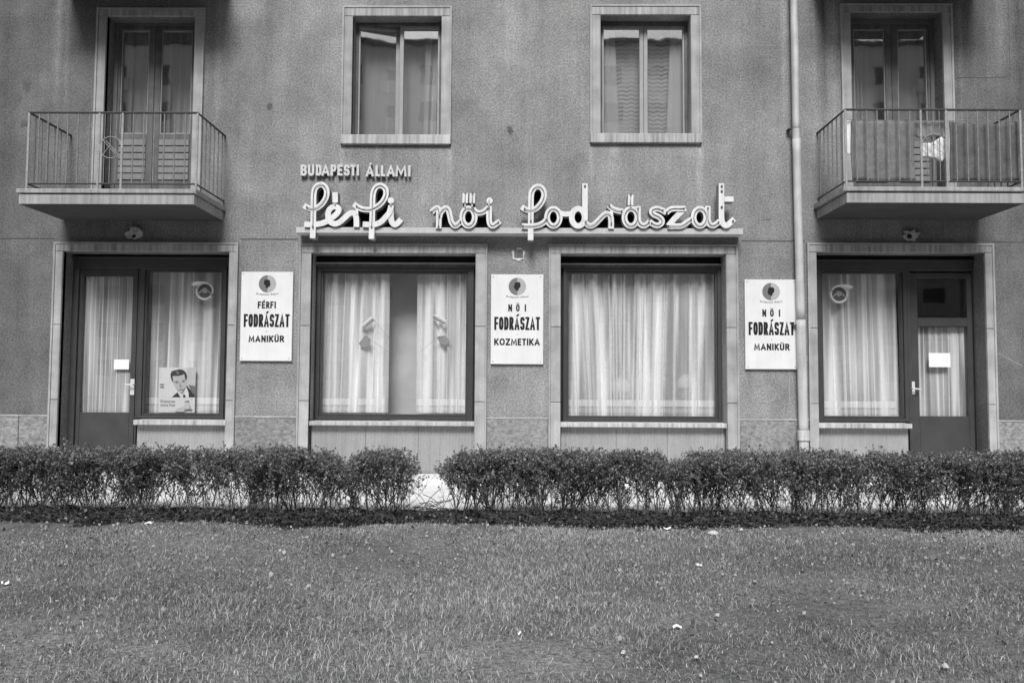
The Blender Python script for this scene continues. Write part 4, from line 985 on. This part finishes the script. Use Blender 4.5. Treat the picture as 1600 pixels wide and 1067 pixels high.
def hedge(x0, x1, label, seed):
    rng = np.random.default_rng(seed); rr = random.Random(seed)
    yc = (yh0+yh1)/2; zt0 = wp(800, 712, yc).z
    T = thing('hedge', label, 'hedge', ((x0+x1)/2, yc, GZ), 'clipped hedges along the pavement')
    tw = MB(); leaves = []; lt = []
    def top(x, y):
        e = min(x-x0, x1-x)
        t = zt0-.09*math.exp(-((x-DIP[0])/.10)**2)-.06*math.exp(-((x-DIP[1])/.12)**2)+.022*noise.noise(Vector((x*2.2, y*2, seed)))+.03*noise.noise(Vector((x*7, y*5, seed+3)))
        return t-(.06*max(0, 1-e/.10))
    def grow(p, d, L, r, lev):
        n = 3 if lev < 2 else 2; pts = [p]; q = p.copy(); dd = d.copy()
        for k in range(n):
            dd = (dd+Vector((rr.gauss(0, .13), rr.gauss(0, .13), rr.gauss(.05, .10)))).normalized()
            q = q+dd*(L/n)
            if q.z > top(q.x, q.y)+.015+abs(rr.gauss(0, .03)): break
            if q.y < yh0-.12: q.y = yh0-.12
            if q.y > yh1+.14: q.y = yh1+.14
            pts.append(q.copy())
        if len(pts) < 2: return
        tw.tube(pts, [r*(1-.5*i/len(pts)) for i in range(len(pts))], 3, False)
        hrel = (pts[-1].z-GZ)/(zt0-GZ)
        if lev >= 1:
            dens = .36 if hrel < .52 else .72
            dens = dens+1.2*max(0, (hrel-.62)/.35)
            for a, c in zip(pts, pts[1:]):
                m_ = int(L*dens*rr.uniform(6, 24)/ (1 if lev > 1 else 2))
                while m_ > 0:
                    v = a.lerp(c, rr.random()); q_ = rr.randint(2, 5); m_ -= q_
                    for _ in range(q_): leaves.append((v.x+rr.gauss(0, .006), v.y+rr.gauss(0, .006), v.z+rr.gauss(0, .006))); lt.append(hrel)
        if lev < 3:
            kids = (5, 4, 3)[lev]
            for k in range(kids):
                t = rr.uniform(.08, 1); s = t*(len(pts)-1); i = min(int(s), len(pts)-2); b0 = pts[i].lerp(pts[i+1], s-i)
                az = rr.uniform(0, 6.28); sp = rr.uniform(.45, 1.0)
                nd = (dd+Vector((math.cos(az)*sp, math.sin(az)*sp, rr.uniform(-.15, .35)))).normalized()
                grow(b0, nd, L*rr.uniform(.42, .7), r*.55, lev+1)
    x = x0+.08
    while x < x1-.03:
        dens_x = noise.noise(Vector((x*1.7, seed, 0)))
        for s in range(rr.choice((5, 6, 7)) if dens_x > -.2 else 3):
            y = yc+rr.uniform(-.09, .09); b0 = Vector((x+rr.gauss(0, .075), y, GZ))
            d = Vector((rr.gauss(0, .22), rr.gauss(0, .22), 1)).normalized()
            if x-x0 < .3: d.x = abs(d.x)*rr.choice((-.6, 1))
            grow(b0, d, rr.uniform(.42, .66), rr.uniform(.003, .0065), 0)
        if rr.random() < .35:      # a shoot the shears missed
            xs_ = x+rr.gauss(0, .05); t0 = top(xs_, yc); q0 = Vector((xs_, yc+rr.uniform(-.12, .1), t0-.06)); q1 = q0+Vector((rr.gauss(0, .02), rr.gauss(0, .02), rr.uniform(.07, .16)))
            tw.tube([q0, q1], .0016, 3, False)
            for _ in range(rr.randint(4, 10)):
                v = q0.lerp(q1, rr.uniform(.3, 1)); leaves.append((v.x, v.y, v.z)); lt.append(1)
        for s in range(3):
            grow(Vector((x+rr.gauss(0, .06), yc+rr.uniform(-.15, .13), GZ+.01)), Vector((rr.gauss(0, .35), rr.gauss(0, .2), 1)).normalized(), rr.uniform(.18, .42), .0028, 2)
        # low straggling shoots at the foot
        for s in range(4):
            az = rr.uniform(math.pi*1.0, math.pi*2.0)
            grow(Vector((x+rr.gauss(0, .05), yc-.1, GZ+.01)), Vector((math.cos(az), math.sin(az)*.5, .25)).normalized(), rr.uniform(.15, .35), .003, 2)
        x += rr.uniform(.07, .12)
    # low weeds and caught leaves along the foot
    nw = int((x1-x0)*650); wx = rng.uniform(x0-.05, x1+.05, nw); wy = yh0-.05+np.abs(rng.normal(0, .13, nw)); wz = GZ+.03+np.abs(rng.normal(0, .035, nw))
    wt = np.clip(rng.lognormal(math.log(.05), .75, nw), .015, .5)
    o = link('undergrowth', leaf_mesh('undergrowth', np.stack([wx, wy, wz], 1), .022, rng, wt, 'leaf'), T); o['kind'] = 'stuff'
    for k in range(int((x1-x0)*90)):
        a = Vector((rr.uniform(x0, x1), yh0+rr.uniform(-.06, .12), GZ+rr.uniform(.01, .05))); az = rr.uniform(0, 6.28); d = Vector((math.cos(az), math.sin(az)*.4, rr.uniform(-.1, .5)))
        tw.tube([a, a+d*.07+Vector((0, 0, .02)), a+d*.15], .0022, 3, False)
    o = link('branches', tw.mesh('branches', 'twig'), T); o['kind'] = 'stuff'
    P = np.array(leaves); lt_ = np.array(lt)
    tone = np.clip(rng.lognormal(math.log(.19), .36, len(P)), .05, .4)
    me = leaf_mesh('leaves', P, .0140, rng, tone, 'leaf'); o = link('leaves', me, T); o['kind'] = 'stuff'
    print('hedge', len(tw.f), len(P))
xg0, xg1 = gp(640, 812, GZ).x, gp(698, 812, GZ).x
hedge(-6.0, xg0, 'clipped leafy hedge on the left, ending at the narrow gap onto the pavement', 3)
hedge(xg1, 6.0, 'longer clipped leafy hedge running from the narrow gap to the right edge', 4)
# bare shoots bridging the gap
rr = random.Random(5); tw = MB()
for k in range(26):
    s = rr.choice((-1, 1)); xb = (xg0+xg1)/2-s*rr.uniform(.02, .22); b0 = Vector((xb, (yh0+yh1)/2+rr.uniform(-.12, .08), GZ)); pts = [b0]; d = Vector((s*rr.uniform(.1, .8), rr.uniform(-.2, .2), rr.uniform(.5, 1))).normalized()
    for i in range(6):
        d = (d+Vector((s*.10, 0, -.16))+Vector((rr.gauss(0, .1), rr.gauss(0, .06), rr.gauss(0, .08)))).normalized(); pts.append(pts[-1]+d*rr.uniform(.03, .07))
        if pts[-1].z < GZ+.01: pts[-1].z = GZ+.01
    tw.tube(pts, .0028, 4)
o = tw.obj('bare_shoots', 'twig'); tag(o, 'tangle of bare arching shoots filling the gap between the hedges', 'shrub')
# ------------------------------------------------------------------ grass
def grass():
    rng = np.random.default_rng(12); n = 500000
    x = rng.uniform(-6.6, 6.6, n); y = rng.uniform(-7.3, yh0+.10, n)
    # thin out in worn spots, clump elsewhere
    def vn(sc, s):
        g = np.random.default_rng(s).random((64, 64)); u = (x*sc) % 62.9; v = (y*sc) % 62.9; i = u.astype(int); j = v.astype(int); fu = u-i; fv = v-j
        fu = fu*fu*(3-2*fu); fv = fv*fv*(3-2*fv)
        return (g[i, j]*(1-fu)+g[(i+1) % 64, j]*fu)*(1-fv)+(g[i, (j+1) % 64]*(1-fu)+g[(i+1) % 64, (j+1) % 64]*fu)*fv
    d = .5*vn(1.3, 1)+.3*vn(4, 2)+.2*vn(11, 3)
    edge = np.clip((yh0+.10-y)/.30+.5*(vn(3, 7)-.5), 0.06, 1)
    keep = rng.random(n) < np.clip((d-.20)*3.4, .35, 1)*edge
    x, y, d = x[keep], y[keep], d[keep]; n = len(x)
    h = (.008+.034*np.clip(d-.2, 0, 1)*1.3)*rng.lognormal(0, .28, n); wdt = rng.uniform(.0008, .0019, n)
    az = rng.uniform(0, 2*np.pi, n); lean = np.abs(rng.normal(.8, .45, n)); la = rng.uniform(0, 2*np.pi, n)
    z = np.array([lawn_z(a, c) for a, c in zip(x, y)])+.018
    S = np.stack([np.cos(az), np.sin(az), 0*az], 1); Ld = np.stack([np.cos(la), np.sin(la), 0*la], 1)
    P = np.stack([x, y, z], 1); up = np.array([0, 0, 1.])
    V = np.empty((n, 5, 3)); W_ = wdt[:, None]; Hh = h[:, None]; Ln = lean[:, None]
    V[:, 0] = P-S*W_; V[:, 1] = P+S*W_; mid = P+up*Hh*.55+Ld*Hh*Ln*.3
    V[:, 2] = mid+S*W_*.8; V[:, 3] = mid-S*W_*.8; V[:, 4] = P+up*Hh*np.clip(1-.3*Ln, .25, 1)+Ld*Hh*Ln*.95
    me = bpy.data.meshes.new('grass'); me.vertices.add(5*n); me.vertices.foreach_set('co', V.astype(np.float32).ravel())
    base_ = (np.arange(n)*5)[:, None]; li = (base_+np.array([[0, 1, 2, 3, 3, 2, 4]])).ravel()
    me.loops.add(7*n); me.loops.foreach_set('vertex_index', li.astype(np.int32))
    me.polygons.add(2*n); ls = ((np.arange(n)*7)[:, None]+np.array([[0, 4]])).ravel(); me.polygons.foreach_set('loop_start', ls.astype(np.int32))
    tone = np.clip(rng.lognormal(math.log(.285), .58, n)*(.55+.55*vn2(x, y)+.45*d), .08, .75)
    tone = np.clip(tone*(1+.55*np.clip(1-(yh0-y)/.75, 0, 1)*np.clip(vn(2.1, 15)*2-.6, 0, 1)), .05, .8)
    a = me.attributes.new('tone', 'FLOAT', 'POINT'); a.data.foreach_set('value', np.repeat(tone, 5).astype(np.float32))
    me.materials.append(MATS['blade']); me.update(calc_edges=True)
    o = link('grass', me); o['kind'] = 'stuff'; o['label'] = 'short trampled grass blades of the lawn before the hedge'
    # fallen leaves and chips lying in the grass
    m_ = 9000; px_ = rng.uniform(-6.4, 6.4, m_); py_ = yh0+.15-np.abs(rng.normal(0, 1.6, m_)); ok = py_ > -7.3; px_, py_ = px_[ok], py_[ok]
    pz_ = np.array([lawn_z(a, c) for a, c in zip(px_, py_)])+.034
    lm = leaf_mesh('dead_leaves', np.stack([px_, py_, pz_], 1), .016, rng, rng.uniform(.10, .6, len(px_)), 'blade')
    o = link('dead_leaves', lm); o['kind'] = 'stuff'; o['label'] = 'dry fallen leaves scattered through the grass and under the hedge'
def vn2(x, y):
    g = np.random.default_rng(9).random((64, 64)); u = (x*.8+20) % 63; v = (y*.8+20) % 63; i = u.astype(int); j = v.astype(int); fu = u-i; fv = v-j
    return (g[i, j]*(1-fu)+g[(i+1) % 64, j]*fu)*(1-fv)+(g[i, (j+1) % 64]*(1-fu)+g[(i+1) % 64, (j+1) % 64]*fu)*fv
grass()
# ------------------------------------------------------------------ litter
def stone(px, py, w_, h_, label, name='stone', mat='stone_bit', sd=0, cat='stone'):
    rr = random.Random(sd); p = gp(px, py, GZ+.03); s = (p-CAM).length/F; rx, rz = w_*s/2, max(h_*s*.6, .006); mm = MB(); n, k = 9, 4
    mm.v.append((0, 0, rz))
    for j in range(1, k+1):
        for i in range(n):
            t = 2*math.pi*i/n; f = j/k; q = 1+rr.uniform(-.2, .2); mm.v.append((rx*math.sin(f*1.57)*math.cos(t)*q, rx*.7*math.sin(f*1.57)*math.sin(t)*q, rz*math.cos(f*1.57)*(1+rr.uniform(-.2, .2))))
    for i in range(n): mm.f.append((0, 1+i, 1+(i+1) % n))
    for j in range(k-1):
        for i in range(n): a = 1+j*n; mm.f.append((a+i, a+n+i, a+n+(i+1) % n, a+(i+1) % n))
    o = mm.obj(name, mat); o.location = (p.x, p.y, lawn_z(p.x, p.y)+.035); o.rotation_euler[2] = rr.uniform(0, 3)
    return tag(o, label, cat)
stone(1114, 834, 17, 8, 'pale stone lying at the hedge foot right of centre', sd=1)
stone(1477, 1049, 11, 7, 'small white stone in the grass near the lower right corner', sd=2)
stone(974, 1024, 9, 7, 'small white pebble in the bottom lawn right of centre', sd=3)
stone(1088, 1032, 8, 5, 'flat white pebble in the bottom lawn, right of its neighbour', sd=4)
stone(1095, 1057, 6, 4, 'tiny pale pebble close to the bottom edge of the lawn', sd=9)
def scrap(px, py, w_, h_, rot, label, sd):
    p = gp(px, py, GZ+.03); s = (p-CAM).length/F; a, c = w_*s*.36, h_*s*1.5; n = 6; rr = random.Random(sd); mm = MB(); vs = []
    for j in range(n+1):
        for i in range(n+1): u, v = i/n-.5, j/n-.5; vs.append((2*a*u, c*v, .005*math.sin(6*u+sd)+.003*math.cos(7*v)+.003))
    N = len(vs); vs += [(x, y, z+.0015) for x, y, z in vs]; fs = []
    for q in (0, N):
        for j in range(n):
            for i in range(n): k = q+j*(n+1)+i; fs.append((k, k+1, k+n+2, k+n+1) if q else (k, k+n+1, k+n+2, k+1))
    o = mm.add(vs, fs).obj('paper_scrap', 'paper'); o.location = (p.x, p.y, lawn_z(p.x, p.y)+.034); o.rotation_euler = (R(14), 0, rot); return tag(o, label, 'litter')
scrap(232, 821, 14, 4, .1, 'white paper scrap under the left hedge below the poster', 1)
scrap(1058, 985, 18, 4, .05, 'long white paper scrap lying on the lawn right of centre', 2)
scrap(1092, 881, 12, 4, .3, 'white paper scrap on the upper lawn below the right hedge', 3)
scrap(8, 911, 12, 5, .6, 'white paper scrap at the left edge of the lawn', 4)
scrap(1042, 826, 16, 3, .2, 'crumpled paper strip at the hedge foot left of the pale stone', 5)
scrap(811, 998, 8, 3, .4, 'tiny paper scrap on the lower lawn near the middle', 6)
scrap(1158, 829, 7, 3, .2, 'small white scrap at the hedge foot right of the pale stone', 7)
